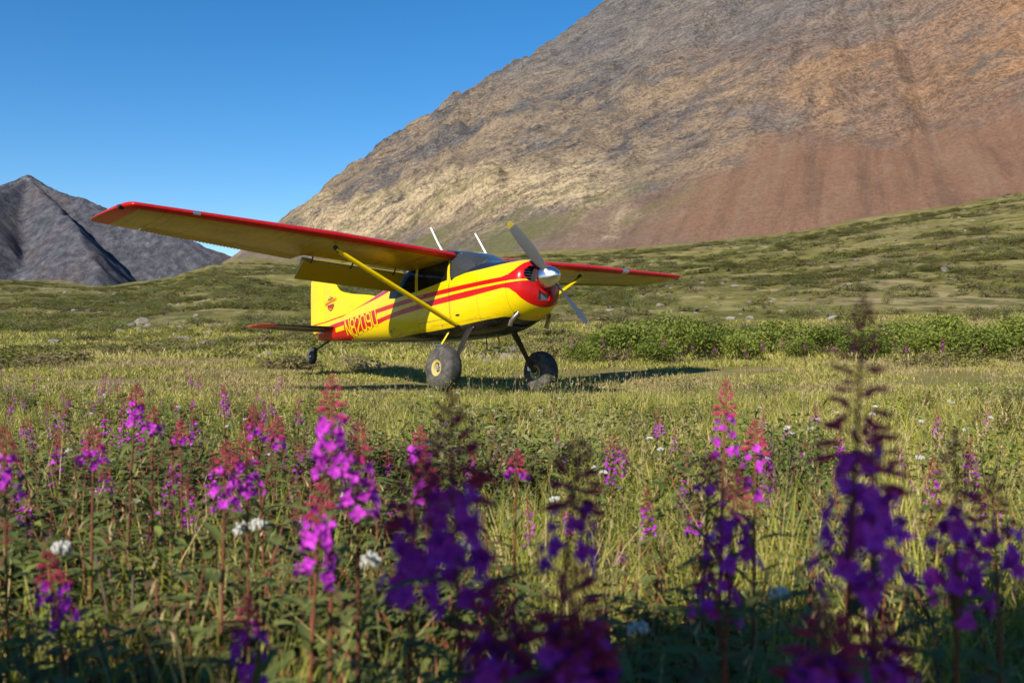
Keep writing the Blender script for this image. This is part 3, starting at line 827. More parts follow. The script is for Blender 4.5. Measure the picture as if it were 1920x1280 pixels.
for sgn in (-1, 1):
    secs = []
    for y, xl, xt in [(.06, -6.40, -6.98), (.5, -6.46, -6.98), (1.0, -6.53, -6.99), (1.4, -6.60, -6.99), (1.55, -6.66, -6.99), (1.63, -6.76, -6.99)]:
        secs.append(foil(sgn * y, xl, xt, .008 + .012 * y, .09, False))
    v, f = loft(secs); st = obj('tailplane', v, f, M['tail'], plane, angle=35)
    secs = []
    for y, xl, xt in [(.10, -6.985, -7.26), (.5, -6.985, -7.36), (1.0, -6.995, -7.34), (1.4, -6.995, -7.30), (1.6, -6.96, -7.24), (1.66, -6.90, -7.14)]:
        secs.append(foil(sgn * y, xl, xt, .008 + .012 * y, .11, False))
    v, f = loft(secs); obj('elevator', v, f, M['tail'], st, angle=35)
# fin emblem: a small bird, a banner and a shield, printed on the fin
def fin_y(X, Z, off):
    if X < hinge(Z): xl, xt, th = hinge(Z) + .012, interp(Z, rud_te), .085
    else: xl, xt, th = fin_xl(Z), hinge(Z), (.055 if Z < .6 else .07)
    c = xl - xt; t = min(1, max(0, (xl - X) / c))
    return -(c * 5 * th * (.2969 * math.sqrt(t) - .126 * t - .3516 * t * t + .2843 * t**3 - .1015 * t**4) + off)
def print_poly(pts, mat, name, parent, off=.006):
    cx = sum(p[0] for p in pts) / len(pts); cz = sum(p[1] for p in pts) / len(pts)
    v = [(cx, fin_y(cx, cz, off), cz)]; f = []
    for p in pts: v.append((p[0], fin_y(p[0], p[1], off), p[1]))
    n = len(pts)
    for i in range(n): f.append((0, 1 + i, 1 + (i + 1) % n))
    return obj(name, v, f, mat, parent, smooth=False)
ex, ez = -6.80, .545
E_ = lambda pts: [(ex + a * 1.1, ez + b * .9) for a, b in pts]
sh = print_poly(E_([(-.135, -.02), (.135, -.02), (.125, -.09), (.07, -.145), (0, -.172), (-.07, -.145), (-.125, -.09)]), M['black'], 'emblem_shield', fin, .005)
print_poly(E_([(-.115, -.05), (-.05, -.035), (0, -.07), (.05, -.035), (.115, -.05), (.10, -.095), (.055, -.13), (0, -.155), (-.055, -.13), (-.10, -.095)]), M['red'], 'shield_field', sh, .0075)
print_poly(E_([(-.06, -.105), (0, -.125), (.06, -.105), (.035, -.132), (0, -.142), (-.035, -.132)]), M['yellow'], 'shield_stripe', sh, .0095)
bn = print_poly(E_([(-.23, -.025), (-.15, .0), (0, .02), (.15, .03), (.24, .05), (.23, .105), (.14, .085), (0, .072), (-.15, .05), (-.23, .03)]), M['orange'], 'emblem_banner', fin, .0085)
for k in range(7):
    u = -.17 + k * .055; zc = .036 + u * .14
    print_poly(E_([(u - .014, zc - .016), (u + .014, zc - .014), (u + .014, zc + .016), (u - .014, zc + .014)]), M['red'], 'banner_mark', bn, .0105)
print_poly(E_([(-.12, .085), (-.06, .125), (0, .10), (.07, .135), (.14, .12), (.06, .105), (0, .085), (-.06, .105)]), M['black'], 'emblem_ridge', fin, .0115)
print_poly(E_([(-.05, .155), (-.01, .165), (.02, .19), (.01, .165), (.06, .168), (.01, .15), (-.01, .14)]), M['orange'], 'emblem_bird', fin, .0065)

# --- nose: spinner and two-blade propeller at rest
sp = MB().lathe([(0, .0), (-.004, .018), (-.015, .038), (-.04, .068), (-.08, .100), (-.13, .129), (-.18, .149), (-.23, .161), (-.28, .167), (-.315, .168), (-.318, .160), (-.318, .0)], (0, 0, 0), (1, 0, 0), 48).build('spinner', M['silver'], plane)
MB().lathe([(-.292, .168), (-.292, .1705), (-.300, .1705), (-.300, .168)], (0, 0, 0), (1, 0, 0), 48).build('spinner_band', M['steel'], sp)
prop = link('propeller', MB().lathe([(-.33, .0), (-.33, .07), (-.20, .07), (-.18, .05), (-.18, .0)], (0, 0, 0), (1, 0, 0), 24).build('tmp', M['steel']).data, plane)
bpy.data.objects.remove(bpy.data.objects['tmp'])
g = NG('blade_paint'); p = g.pos(); yy = g.sep(p)
rr = g.n('ShaderNodeVectorMath', operation='LENGTH'); g.set(rr.inputs[0], g.comb(0., yy[1], yy[2]))
M['blade'] = g.base(g.mix(g.math('GREATER_THAN', rr.outputs['Value'], .96), (.16, .16, .165), (.55, .42, .04)), .35, .5)
for th0 in (133, 313):
    a = R(th0); rd = Vector((0, math.sin(a), math.cos(a))); tg = Vector((0, math.cos(a), -math.sin(a))); ax = Vector((1, 0, 0))
    secs = []
    for r_, ch, pit, tk in [(.10, .07, 55, .045), (.16, .09, 50, .035), (.28, .135, 42, .022), (.45, .165, 33, .017), (.65, .165, 26, .013), (.85, .145, 21, .010), (.97, .115, 19, .008), (1.03, .07, 18, .006), (1.045, .02, 18, .003)]:
        ca, sa = math.cos(R(pit)), math.sin(R(pit)); cd = tg * ca + ax * sa; nd = ax * ca - tg * sa
        ring = []
        for k in range(14):
            q = 2 * math.pi * k / 14; ring.append(Vector((-.19, 0, 0)) + rd * r_ + cd * (math.cos(q) * ch * .5) + nd * (math.sin(q) * tk * .5))
        secs.append(ring)
    v, f = loft(secs); obj('propeller_blade', v, f, M['blade'], prop)
# exhaust stacks, belly fittings
for sgn in (-1, 1):
    MB().tube([(-.60, sgn * .30, -.50), (-.64, sgn * .345, -.565), (-.70, sgn * .36, -.62), (-.735, sgn * .36, -.685)], [.034, .034, .034, .034], 14).build('exhaust_pipe', M['exhaust'], plane)
    MB().lathe([(0, .030), (.004, .05), (0, .052)], (-.612, sgn * .325, -.535), (.3, sgn * .7, -.5), 18).build('exhaust_collar', M['dark'], plane)
MB().tube([(-1.95, .15, -.70), (-1.95, .15, -.90), (-1.90, .15, -.915), (-1.80, .15, -.915)], .010, 8).build('belly_antenna', M['black'], plane)
MB().box((-1.02, 0, -.668), (.10, .13, .012)).build('cowl_flap', M['belly'], plane)
for (X, Z) in ((-1.50, -.615), (-2.2, -.50), (-3.84, -.40)):
    y_ = half_width(X, Z)
    MB().lathe([(0, .012), (.018, .012), (.022, .0)], (X, -y_ + .004, Z), (0, -1, 0), 10).build('drain_fitting', M['tape'] if X > -3 else M['black'], plane)
# boarding steps
for sgn in (-1, 1):
    s_ = MB().tube([(-2.08, sgn * .50, -.62), (-2.16, sgn * .60, -.82)], .020, 10, .6, up=(1, 0, 0)).build('boarding_step', M['yellow'], plane)
    MB().tube([(-2.12, sgn * .60, -.825), (-2.24, sgn * .62, -.825), (-2.36, sgn * .61, -.805)], [.016, .016, .013], 8).build('step_tread', M['tape'], s_)
# --- landing gear
def tyre(c, rad, wid, axis, parent, rim_r, mat_rim, name='main_wheel'):
    """Balloon tyre with a dished hub on both sides."""
    prof = []
    n = 26
    for i in range(n + 1):
        t = -1 + 2 * i / n
        th = math.pi * (i / n); s_ = math.cos(th)
        x = -math.copysign(abs(s_) ** .80, s_) * wid / 2
        r_ = rim_r + (rad - rim_r) * (math.sin(th) ** .62 if math.sin(th) > 1e-6 else 0)
        prof.append((x * (1 if abs(s_) < .999 else .86), r_))
    mb = MB(); prof = [(-wid * .30, rim_r * .96)] + prof + [(wid * .30, rim_r * .96)]
    mb.lathe(prof, c, axis, 56)
    wh = mb.build(name, M['tyre'], parent, angle=60)
    for sd in (-1, 1):
        k = sd * wid
        MB().lathe([(k * .28, .0), (k * .28, rim_r * .55), (k * .30, rim_r * .62), (k * .40, rim_r * .70), (k * .43, rim_r * .92), (k * .445, rim_r * 1.02), (k * .42, rim_r * 1.06)], c, axis, 32).build('rim', mat_rim, wh)
        MB().lathe([(k * .42, .0), (k * .42, rim_r * .26), (k * .40, rim_r * .30), (k * .28, rim_r * .30)], c, axis, 16).build('axle_cap', M['tape'], wh)
        ax = Vector(axis).normalized(); u = Vector((0, 0, 1)); u = (u - ax * u.dot(ax)).normalized(); w_ = ax.cross(u)
        for j in range(5):
            q = 2 * math.pi * j / 5
            MB().lathe([(k * .29, .011), (k * .33, .011), (k * .335, 0)], Vector(c) + (u * math.cos(q) + w_ * math.sin(q)) * rim_r * .44, axis, 6).build('wheel_bolt', M['steel'], wh)
    return wh
for sgn, cx, cy, cz in ((-1, -1.38, -1.13, -1.280), (1, -1.66, 1.04, -1.270)):
    tyre((cx, cy, cz), .346, .30, (0, 1, sgn * .05), plane, .118, M['rim'])
    a = Vector((-1.62, sgn * .42, -.60)); b = Vector((cx, cy - sgn * .17, cz + .01))
    pts = [a, a.lerp(b, .25) + Vector((0, 0, .02)), a.lerp(b, .6) + Vector((0, 0, .02)), a.lerp(b, .93), b]
    lg = MB().tube(pts, [.085, .072, .056, .048, .046], 14, .30, up=(1, 0, 0)).build('gear_leg', M['steel'], plane)
    MB().tube([b - Vector((0, sgn * .02, 0)), Vector((cx, cy, cz))], .028, 12).build('axle', M['steel'], lg)
    MB().box(b + Vector((-.06, 0, .05)), (.05, .025, .035)).build('brake_caliper', M['tape'], lg)
    br = [p + Vector((-.06, 0, .012)) for p in pts]
    MB().tube(br, .007, 6).build('brake_line', M['black'], lg)
tw = (-7.70, 0, -.445)
sp_ = MB().tube([(-6.92, 0, -.20), (-7.15, 0, -.245), (-7.38, 0, -.30), (-7.54, 0, -.345)], [.030, .026, .022, .020], 10, .6, up=(0, 1, 0)).build('tail_spring', M['steel'], plane)
MB().tube([(-7.55, 0, -.27), (-7.55, 0, -.37)], .032, 12).build('tail_pivot', M['steel'], sp_)
for sgn in (-1, 1):
    MB().tube([(-7.55, sgn * .03, -.33), (-7.62, sgn * .078, -.34), (-7.68, sgn * .082, -.40), (-7.70, sgn * .080, -.445)], .014, 8).build('tail_fork', M['tape'] if sgn < 0 else M['steel'], sp_)
tyre(tw, .165, .12, (0, 1, 0), plane, .06, M['steel'], 'tail_wheel')
# --- cabin interior
MB().box((-1.42, 0, .22), (.03, .46, .15)).build('instrument_panel', M['trim'], plane)
MB().box((-2.6, 0, -.36), (1.1, .5, .02)).build('cabin_floor', M['trim'], plane)
for y in (-.24, .24):
    s_ = MB().box((-2.36, y, -.14), (.24, .20, .07)).build('seat_cushion', M['seat'], plane)
    MB().box((-2.62, y, .17), (.05, .20, .28), Matrix.Rotation(R(-10), 3, 'Y')).build('seat_back', M['seat'], s_)
MB().tube([(-1.44, .24, .16), (-1.66, .24, .17)], .014, 8).build('control_yoke', M['black'], plane)

def skin_body(name, nodes, edges, mat, parent=None):
    m = bpy.data.meshes.new(name)
    m.from_pydata([n[0] for n in nodes], edges, [])
    o = link(name, m, parent)
    md = o.modifiers.new('skin', 'SKIN'); md.use_smooth_shade = True
    for i, n in enumerate(nodes):
        sv = m.skin_vertices[0].data[i]; r_ = n[1] if hasattr(n[1], '__len__') else (n[1], n[1]); sv.radius = r_; sv.use_root = i == 0
    o.modifiers.new('sub', 'SUBSURF').levels = 2; o.modifiers['sub'].render_levels = 2
    m.materials.append(mat); return o
pil = empty('person'); pil.matrix_world = plane.matrix_world @ Matrix.Translation((-2.36, .24, -.07))
tag(pil, 'pilot in a dark shirt and headset seated behind the airplane windshield', 'person')
body = [((-.10, 0, .06), (.15, .12)), ((-.14, 0, .22), (.16, .11)), ((-.16, 0, .38), (.17, .11)), ((-.15, 0, .46), (.09, .08)), ((-.13, 0, .52), .055),
        ((-.15, .17, .41), .07), ((.05, .22, .24), .05), ((.30, .10, .25), .036), ((-.15, -.17, .41), .07), ((.05, -.22, .24), .05), ((.30, -.06, .25), .036),
        ((.0, .10, .04), .085), ((.34, .11, .05), .065), ((.50, .11, -.22), .05), ((.0, -.10, .04), .085), ((.34, -.11, .05), .065), ((.50, -.11, -.22), .05)]
bo = skin_body('body', body, [(0, 1), (1, 2), (2, 3), (3, 4), (2, 5), (5, 6), (6, 7), (2, 8), (8, 9), (9, 10), (0, 11), (11, 12), (12, 13), (0, 14), (14, 15), (15, 16)], M['shirt'], pil)
hd = []
for i in range(13):
    for j in range(16):
        ph = math.pi * i / 12; th = 2 * math.pi * j / 16
        x, y, z = math.sin(ph) * math.cos(th), math.sin(ph) * math.sin(th), math.cos(ph)
        X = x * .098 + (.012 if x > 0 and z < -.3 else 0); Y = y * .076 * (1 - .18 * max(0, -z)); Z = z * .125
        if x > .93 and -.35 < z < .1: X += .022
        hd.append((-.10 + X, Y, .615 + Z))
hf = [(i * 16 + j, i * 16 + (j + 1) % 16, (i + 1) * 16 + (j + 1) % 16, (i + 1) * 16 + j) for i in range(12) for j in range(16)]
head = obj('head', hd, hf, M['skin'], bo)
MB().lathe([(-.01, .095), (.04, .104), (.09, .085), (.12, .05), (.132, .0)], (-.115, 0, .635), (-.25, 0, 1), 20).build('hair', M['hair'], head)
for s_ in (-1, 1):
    MB().lathe([(-.02, .0), (-.02, .045), (.02, .045), (.025, .0)], (-.105, s_ * .085, .61), (0, 1, 0), 16).build('ear_cup', M['headset'], head)
MB().tube([(-.105, .088, .64), (-.105, .075, .72), (-.105, 0, .765), (-.105, -.075, .72), (-.105, -.088, .64)], .012, 8).build('headband', M['headset'], head)

# ------------------------------------------------------------------ vegetation
rnd = random.Random(11)
nr_ = np.random.default_rng(7)
def leaf_mat(name, lo, hi, trans=.22, rough=.7, alt=None, attr=False, fine=.55):
    """Foliage: colour varies by plant (instance random), by patch of ground and along each leaf."""
    g = NG(name)
    if attr: an = g.n('ShaderNodeAttribute'); an.attribute_name = 'rnd'; rv = an.outputs['Fac']
    else: rv = g.n('ShaderNodeObjectInfo').outputs['Random']
    n = g.noise(g.wpos(), fine, 3., .65)
    f = g.math('MULTIPLY_ADD', rv, .55, g.math('MULTIPLY', g.step(n, .3, .7), .45), clamp=True)
    c = g.mix(f, lo, hi)
    if alt: c = g.mix(g.math('GREATER_THAN', g.math('FRACT', g.math('MULTIPLY', rv, 7.31)), alt[0]), c, alt[1])
    g.base(c, rough, spec=.2)
    tr = g.n('ShaderNodeBsdfTranslucent'); g.set(tr.inputs['Color'], c)
    mx = g.n('ShaderNodeMixShader'); mx.inputs[0].default_value = trans
    g.t.links.new(g.bsdf.outputs[0], mx.inputs[1]); g.t.links.new(tr.outputs[0], mx.inputs[2]); g.t.links.new(mx.outputs[0], g.out.inputs['Surface'])
    return g.m
M['grass'] = leaf_mat('grass_blades', (.098, .122, .012), (.375, .355, .062), alt=(.74, (.46, .36, .15)), attr=True)
M['straw'] = leaf_mat('dry_straw', (.20, .145, .060), (.42, .34, .165), trans=.2, attr=True)
M['herb'] = leaf_mat('herb_leaves', (.040, .062, .011), (.160, .180, .052), alt=(.88, (.13, .085, .035)))
M['willow'] = leaf_mat('willow_leaves', (.050, .080, .012), (.165, .195, .040), alt=(.86, (.21, .20, .08)))
M['heath'] = leaf_mat('dwarf_heath', (.075, .084, .017), (.230, .215, .052), alt=(.80, (.20, .150, .075)))
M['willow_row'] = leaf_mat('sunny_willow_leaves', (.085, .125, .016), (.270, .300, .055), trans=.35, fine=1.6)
M['redstem'] = leaf_mat('red_stems', (.10, .028, .020), (.20, .065, .035), trans=.05)
M['twig'] = plain('willow_twig', (.085, .060, .042), .8)
M['petal'] = leaf_mat('fireweed_petals', (.33, .018, .38), (.52, .050, .52), trans=.15, rough=.6)
M['bud'] = leaf_mat('fireweed_buds', (.24, .014, .040), (.42, .035, .10), trans=.15)
M['yarrow'] = leaf_mat('yarrow_heads', (.42, .42, .36), (.58, .57, .52), trans=.15)

def blade(mb, base, ang, lean, h, wd, curl=.5, seg=3):
    d = Vector((math.cos(ang), math.sin(ang), 0)); s_ = Vector((-d.y, d.x, 0))
    v = []
    for i in range(seg + 1):
        t = i / seg
        c = Vector(base) + d * (lean * h * t ** (1 + curl)) + Vector((0, 0, h * (t - .12 * lean * t * t)))
        k = wd * (1 - t ** 1.6)
        if i < seg: v += [c - s_ * k, c + s_ * k]
        else: v.append(c)
    f = [(2 * i, 2 * i + 1, 2 * i + 3, 2 * i + 2) for i in range(seg - 1)] + [(2 * seg - 2, 2 * seg - 1, 2 * seg)]
    mb.add(v, f)
def leaf(mb, p, d, up, ln, wd, droop=.3, seg=4):
    d = Vector(d).normalized(); s_ = d.cross(Vector(up)); s_ = s_.normalized() if s_.length > 1e-4 else Vector((1, 0, 0)); n = s_.cross(d)
    v = []; P = Vector(p)
    prof = [.12, .8, 1., .62, 0.] if seg == 4 else [.3, 1., 0.]
    m = len(prof)
    for i, k in enumerate(prof):
        t = i / (m - 1); c = P + d * (ln * t) - Vector((0, 0, droop * ln * t * t))
        if k > 0: v += [c - s_ * (wd * k) + n * (wd * k * .35), c, c + s_ * (wd * k) + n * (wd * k * .35)]
        else: v.append(c)
    f = []
    for i in range(m - 2): f += [(3 * i, 3 * i + 1, 3 * i + 4, 3 * i + 3), (3 * i + 1, 3 * i + 2, 3 * i + 5, 3 * i + 4)]
    b = 3 * (m - 2); f += [(b, b + 1, b + 3), (b + 1, b + 2, b + 3)]
    mb.add(v, f)
def src(mb, mat, name):
    m = mesh_of(name, mb.v, mb.f, (mat,), True, None)
    return bpy.data.objects.new(name, m)
def multi(parts, name):
    """One source mesh out of several (MB, material)."""
    v = []; f = []; mi = []; ms = []
    for k, (mb, mt) in enumerate(parts):
        b = len(v); v += mb.v; f += [tuple(i + b for i in q) for q in mb.f]; mi += [k] * len(mb.f); ms.append(mt)
    m = mesh_of(name, v, f, ms, True, None); m.polygons.foreach_set('material_index', mi)
    return bpy.data.objects.new(name, m)
def grass_src(k, n=26, h=(.55, 1.), wd=.007, spread=.09, lean=(.1, .75)):
    r = random.Random(k); mb = MB()
    for i in range(n):
        a = r.random() * 6.28; rr = spread * math.sqrt(r.random()); b = (rr * math.cos(a), rr * math.sin(a), -.02)
        blade(mb, b, a + r.gauss(0, .8), r.uniform(*lean), r.uniform(*h), wd * r.uniform(.6, 1.3))
    return mb
def straw_src(k):
    r = random.Random(k); mb = MB()
    for i in range(7):
        a = r.random() * 6.28; h = r.uniform(.7, 1.); ln = r.uniform(.05, .35)
        blade(mb, (.05 * math.cos(a), .05 * math.sin(a), -.02), a, ln, h, .0035, .7)
        d = Vector((math.cos(a), math.sin(a), 0)); top = Vector((.05 * math.cos(a), .05 * math.sin(a), -.02)) + d * (ln * h) + Vector((0, 0, h * (1 - .12 * ln)))
        for j in range(6):
            q = r.random() * 6.28
            leaf(mb, top - Vector((0, 0, .03 * j)) - d * (ln * .03 * j), (math.cos(q), math.sin(q), 1.6), (0, 0, 1), .04, .005, .1, 2)
    return mb
def herb_src(k, stems=3):
    r = random.Random(k); lv = MB(); st = MB()
    for s in range(stems):
        a = r.random() * 6.28; b = Vector((.06 * math.cos(a), .06 * math.sin(a), -.02)); ln = Vector((r.gauss(0, .10), r.gauss(0, .10), 0)); h = r.uniform(.65, 1.)
        st.tube([b, b + ln * .4 + Vector((0, 0, h * .5)), b + ln + Vector((0, 0, h))], [.006, .005, .002], 4)
        for j in range(22):
            t = .10 + .89 * j / 21; q = j * 2.4 + a; p = b + ln * t + Vector((0, 0, h * t))
            leaf(lv, p, (math.cos(q), math.sin(q), r.gauss(.6, .3)), (r.gauss(0, .3), r.gauss(0, .3), 1), .145 * (1 - .35 * t) * r.uniform(.7, 1.2), .0125 * r.uniform(.8, 1.2), .5)
    return [(lv, M['herb']), (st, M['redstem'])]
def shrub_src(k, n=260, mat='willow', flat=.62, lf=.085, wd=.026):
    r = random.Random(k); lv = MB(); st = MB()
    for s in range(9):
        a = r.random() * 6.28; e = Vector((math.cos(a) * .33 * r.random(), math.sin(a) * .33 * r.random(), flat * r.uniform(.5, .95)))
        st.tube([(0, 0, -.04), e * .5 + Vector((0, 0, .03)), e], [.012, .008, .003], 4)
    for i in range(n):
        a = r.random() * 6.28; z = r.random() ** .7; rr = .5 * math.sqrt(max(0, 1 - (z - .15) ** 2)) * r.random() ** .42 * (1 + .25 * math.sin(3 * a + k))
        p = Vector((rr * math.cos(a), rr * math.sin(a), flat * z * r.uniform(.75, 1.12)))
        leaf(lv, p, (math.cos(a) + r.gauss(0, .7), math.sin(a) + r.gauss(0, .7), r.gauss(.35, .5)), (r.gauss(0, .4), r.gauss(0, .4), 1), lf * r.uniform(.6, 1.3), wd * r.uniform(.7, 1.2), .2, 2)
    return [(lv, M[mat]), (st, M['twig'])]

def scatter(name, sources, pts, rot, scl, idx, label=None, cat=None):
    col = bpy.data.collections.new(name + '_kinds')
    for i, o in enumerate(sources):
        o.name = '%s_kind_%02d' % (name, i); col.objects.link(o)
    m = bpy.data.meshes.new(name); m.vertices.add(len(pts)); m.vertices.foreach_set('co', np.asarray(pts, np.float32).ravel())
    for nm, arr in (('rot', rot), ('scl', scl)):
        at_ = m.attributes.new(nm, 'FLOAT_VECTOR', 'POINT'); at_.data.foreach_set('vector', np.asarray(arr, np.float32).ravel())
    at_ = m.attributes.new('idx', 'INT', 'POINT'); at_.data.foreach_set('value', np.asarray(idx, np.int32))
    m.update()
    o = link(name, m)
    ng = bpy.data.node_groups.new(name, 'GeometryNodeTree')
    ng.interface.new_socket('Geometry', in_out='INPUT', socket_type='NodeSocketGeometry'); ng.interface.new_socket('Geometry', in_out='OUTPUT', socket_type='NodeSocketGeometry')
    N = ng.nodes.new; gi = N('NodeGroupInput'); go = N('NodeGroupOutput'); iop = N('GeometryNodeInstanceOnPoints'); ci = N('GeometryNodeCollectionInfo')
    ci.inputs[0].default_value = col; ci.inputs[1].default_value = True; ci.inputs[2].default_value = True
    def attr(nm, typ):
        a = N('GeometryNodeInputNamedAttribute'); a.data_type = typ; a.inputs[0].default_value = nm
        return next(s for s in a.outputs if s.enabled and s.name == 'Attribute')
    L = ng.links.new
    L(gi.outputs[0], iop.inputs['Points']); L(ci.outputs[0], iop.inputs['Instance']); iop.inputs['Pick Instance'].default_value = True
    L(attr('idx', 'INT'), iop.inputs['Instance Index'])
    e2r = N('FunctionNodeEulerToRotation'); L(attr('rot', 'FLOAT_VECTOR'), e2r.inputs[0]); L(e2r.outputs[0], iop.inputs['Rotation'])
    L(attr('scl', 'FLOAT_VECTOR'), iop.inputs['Scale']); L(iop.outputs[0], go.inputs[0])
    o.modifiers.new('scatter', 'NODES').node_group = ng
    tag(o, label, cat, kind='stuff'); return o

def sample(y0, y1, dens, power=0., margin=1.2, slope=.66):
    """Random ground points in the field of view between depths y0 and y1, dens per square metre."""
    area = (y1 - y0) * (slope * (y0 + y1) + 2 * margin)
    n = int(area * dens)
    y = nr_.uniform(0, 1, n * 2); 
    wmax = slope * y1 + margin
    Y = y0 + (y1 - y0) * y; X = nr_.uniform(-wmax, wmax, n * 2)
    k = np.abs(X) < slope * Y + margin
    X, Y = X[k][:n], Y[k][:n]
    return X, Y
def grow(spec):
    """spec: list of (X, Y, height array, width array, idx array) -> arrays for scatter"""
    P = []; Ro = []; Sc = []; Ix = []
    for X, Y, h, wdt, ix in spec:
        P.append(np.stack([X, Y, ground_z(X, Y) - .005], 1)); n = len(X)
        Ro.append(np.stack([nr_.normal(0, .10, n), nr_.normal(0, .10, n), nr_.uniform(0, 6.283, n)], 1))
        Sc.append(np.stack([wdt, wdt, h], 1)); Ix.append(ix)
    return np.concatenate(P), np.concatenate(Ro), np.concatenate(Sc), np.concatenate(Ix)
def strip_mask(X, Y):
    """1 on the landing strip, where the turf is worn short."""
    return sstep(9.5, 12.5, Y + .10 * X) * (1 - sstep(19, 23, Y))
# --- grass: every blade a real strip, built in one go
def patch(X, Y, s, seed): return fbm(X / s, Y / s, 3, seed)
class Blades:
    def __init__(s): s.V = []; s.F = []; s.r = []; s.n = 0
    def add(s, X, Y, h, wd, lean, ang, seg, rv, z=None):
        n = len(X)
        if n == 0: return
        dx, dy = np.cos(ang), np.sin(ang); sx, sy = -dy, dx
        tw = nr_.uniform(-1.2, 1.2, n); sx, sy = np.cos(ang + 1.57 + tw), np.sin(ang + 1.57 + tw)
        z0 = ground_z(X, Y) - .01 if z is None else z
        m = 2 * seg + 1; P = np.empty((n, m, 3))
        for i in range(seg + 1):
            t = i / seg
            cx = X + dx * lean * h * t ** 1.6; cy = Y + dy * lean * h * t ** 1.6; cz = z0 + h * (t - .22 * lean * t * t)
            k = wd * (1 - t ** 1.7)
            if i < seg:
                P[:, 2 * i] = np.stack([cx - sx * k, cy - sy * k, cz], 1); P[:, 2 * i + 1] = np.stack([cx + sx * k, cy + sy * k, cz], 1)
            else: P[:, 2 * i] = np.stack([cx, cy, cz], 1)
        s.V.append(P.reshape(-1, 3)); s.r.append(np.repeat(rv, m))
        b = s.n + np.arange(n)[:, None] * m
        for i in range(seg - 1):
            s.F.append(np.stack([b[:, 0] + 2 * i, b[:, 0] + 2 * i + 1, b[:, 0] + 2 * i + 3], 1)); s.F.append(np.stack([b[:, 0] + 2 * i, b[:, 0] + 2 * i + 3, b[:, 0] + 2 * i + 2], 1))
        s.F.append(np.stack([b[:, 0] + m - 3, b[:, 0] + m - 2, b[:, 0] + m - 1], 1)); s.n += n * m
    def build(s, name, mat, label, cat):
        V = np.concatenate(s.V); F = np.concatenate(s.F); m = bpy.data.meshes.new(name)
        m.vertices.add(len(V)); m.vertices.foreach_set('co', V.astype(np.float32).ravel())
        m.loops.add(F.size); m.loops.foreach_set('vertex_index', F.ravel().astype(np.int32))
        m.polygons.add(len(F)); m.polygons.foreach_set('loop_start', np.arange(0, F.size, 3, dtype=np.int32)); m.polygons.foreach_set('use_smooth', np.ones(len(F), bool))
        at_ = m.attributes.new('rnd', 'FLOAT', 'POINT'); at_.data.foreach_set('value', np.concatenate(s.r).astype(np.float32))
        m.materials.append(mat); m.update(calc_edges=True)
        o = link(name, m); tag(o, label, cat, kind='stuff'); print(name, len(F), 'tris'); return o
def tufts(B, X, Y, h, per, wd, seg, spread, lean=(.1, .9)):
    n = len(X); k = per
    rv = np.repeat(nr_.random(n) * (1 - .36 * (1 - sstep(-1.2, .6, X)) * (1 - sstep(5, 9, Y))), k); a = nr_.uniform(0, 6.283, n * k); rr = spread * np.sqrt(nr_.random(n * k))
    XX = np.repeat(X, k) + rr * np.cos(a); YY = np.repeat(Y, k) + rr * np.sin(a)
    B.add(XX, YY, np.repeat(h, k) * nr_.uniform(.45, 1.1, n * k), wd * nr_.uniform(.6, 1.3, n * k), nr_.uniform(*lean, n * k), a + nr_.normal(0, .9, n * k), seg, np.clip(rv + nr_.normal(0, .06, n * k), 0, .999))
G = Blades(); S_ = Blades()
X, Y = sample(.75, 4.2, 190); n = len(X)
h = (.36 + .16 * nr_.random(n) + .16 * patch(X, Y, .8, 201)) * (1 - .2 * sstep(2.5, 4.2, Y))
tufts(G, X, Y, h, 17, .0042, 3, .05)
X, Y = sample(4.2, 10.5, 105); n = len(X)
h = (.25 + .10 * nr_.random(n) + .12 * patch(X, Y, 1.6, 203)) * (1 - .5 * strip_mask(X, Y))
tufts(G, X, Y, h, 11, .0055, 2, .08)
X, Y = sample(10.5, 24, 52); n = len(X)
h = (.15 + .07 * nr_.random(n) + .10 * patch(X, Y, 2.5, 205)) * (1 - .45 * strip_mask(X, Y))
keep = ~((strip_mask(X, Y) > .3) & (patch(X, Y, 1.8, 251) > .20)); X, Y, h = X[keep], Y[keep], h[keep]; n = len(X)
dryk = patch(X, Y, 3., 207) + .25 * nr_.normal(size=n) > .26
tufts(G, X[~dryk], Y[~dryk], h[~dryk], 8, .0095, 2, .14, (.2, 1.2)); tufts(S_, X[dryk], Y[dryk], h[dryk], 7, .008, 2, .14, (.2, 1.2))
X, Y = sample(24, 60, 8); n = len(X)
h = .17 + .12 * nr_.random(n) + .14 * np.maximum(0, patch(X, Y, 5., 209)); dryk = patch(X, Y, 6., 211) + .3 * nr_.normal(size=n) > .3
tufts(G, X[~dryk], Y[~dryk], h[~dryk], 7, .022, 2, .30, (.2, 1.3)); tufts(S_, X[dryk], Y[dryk], h[dryk], 6, .018, 2, .30, (.2, 1.3))
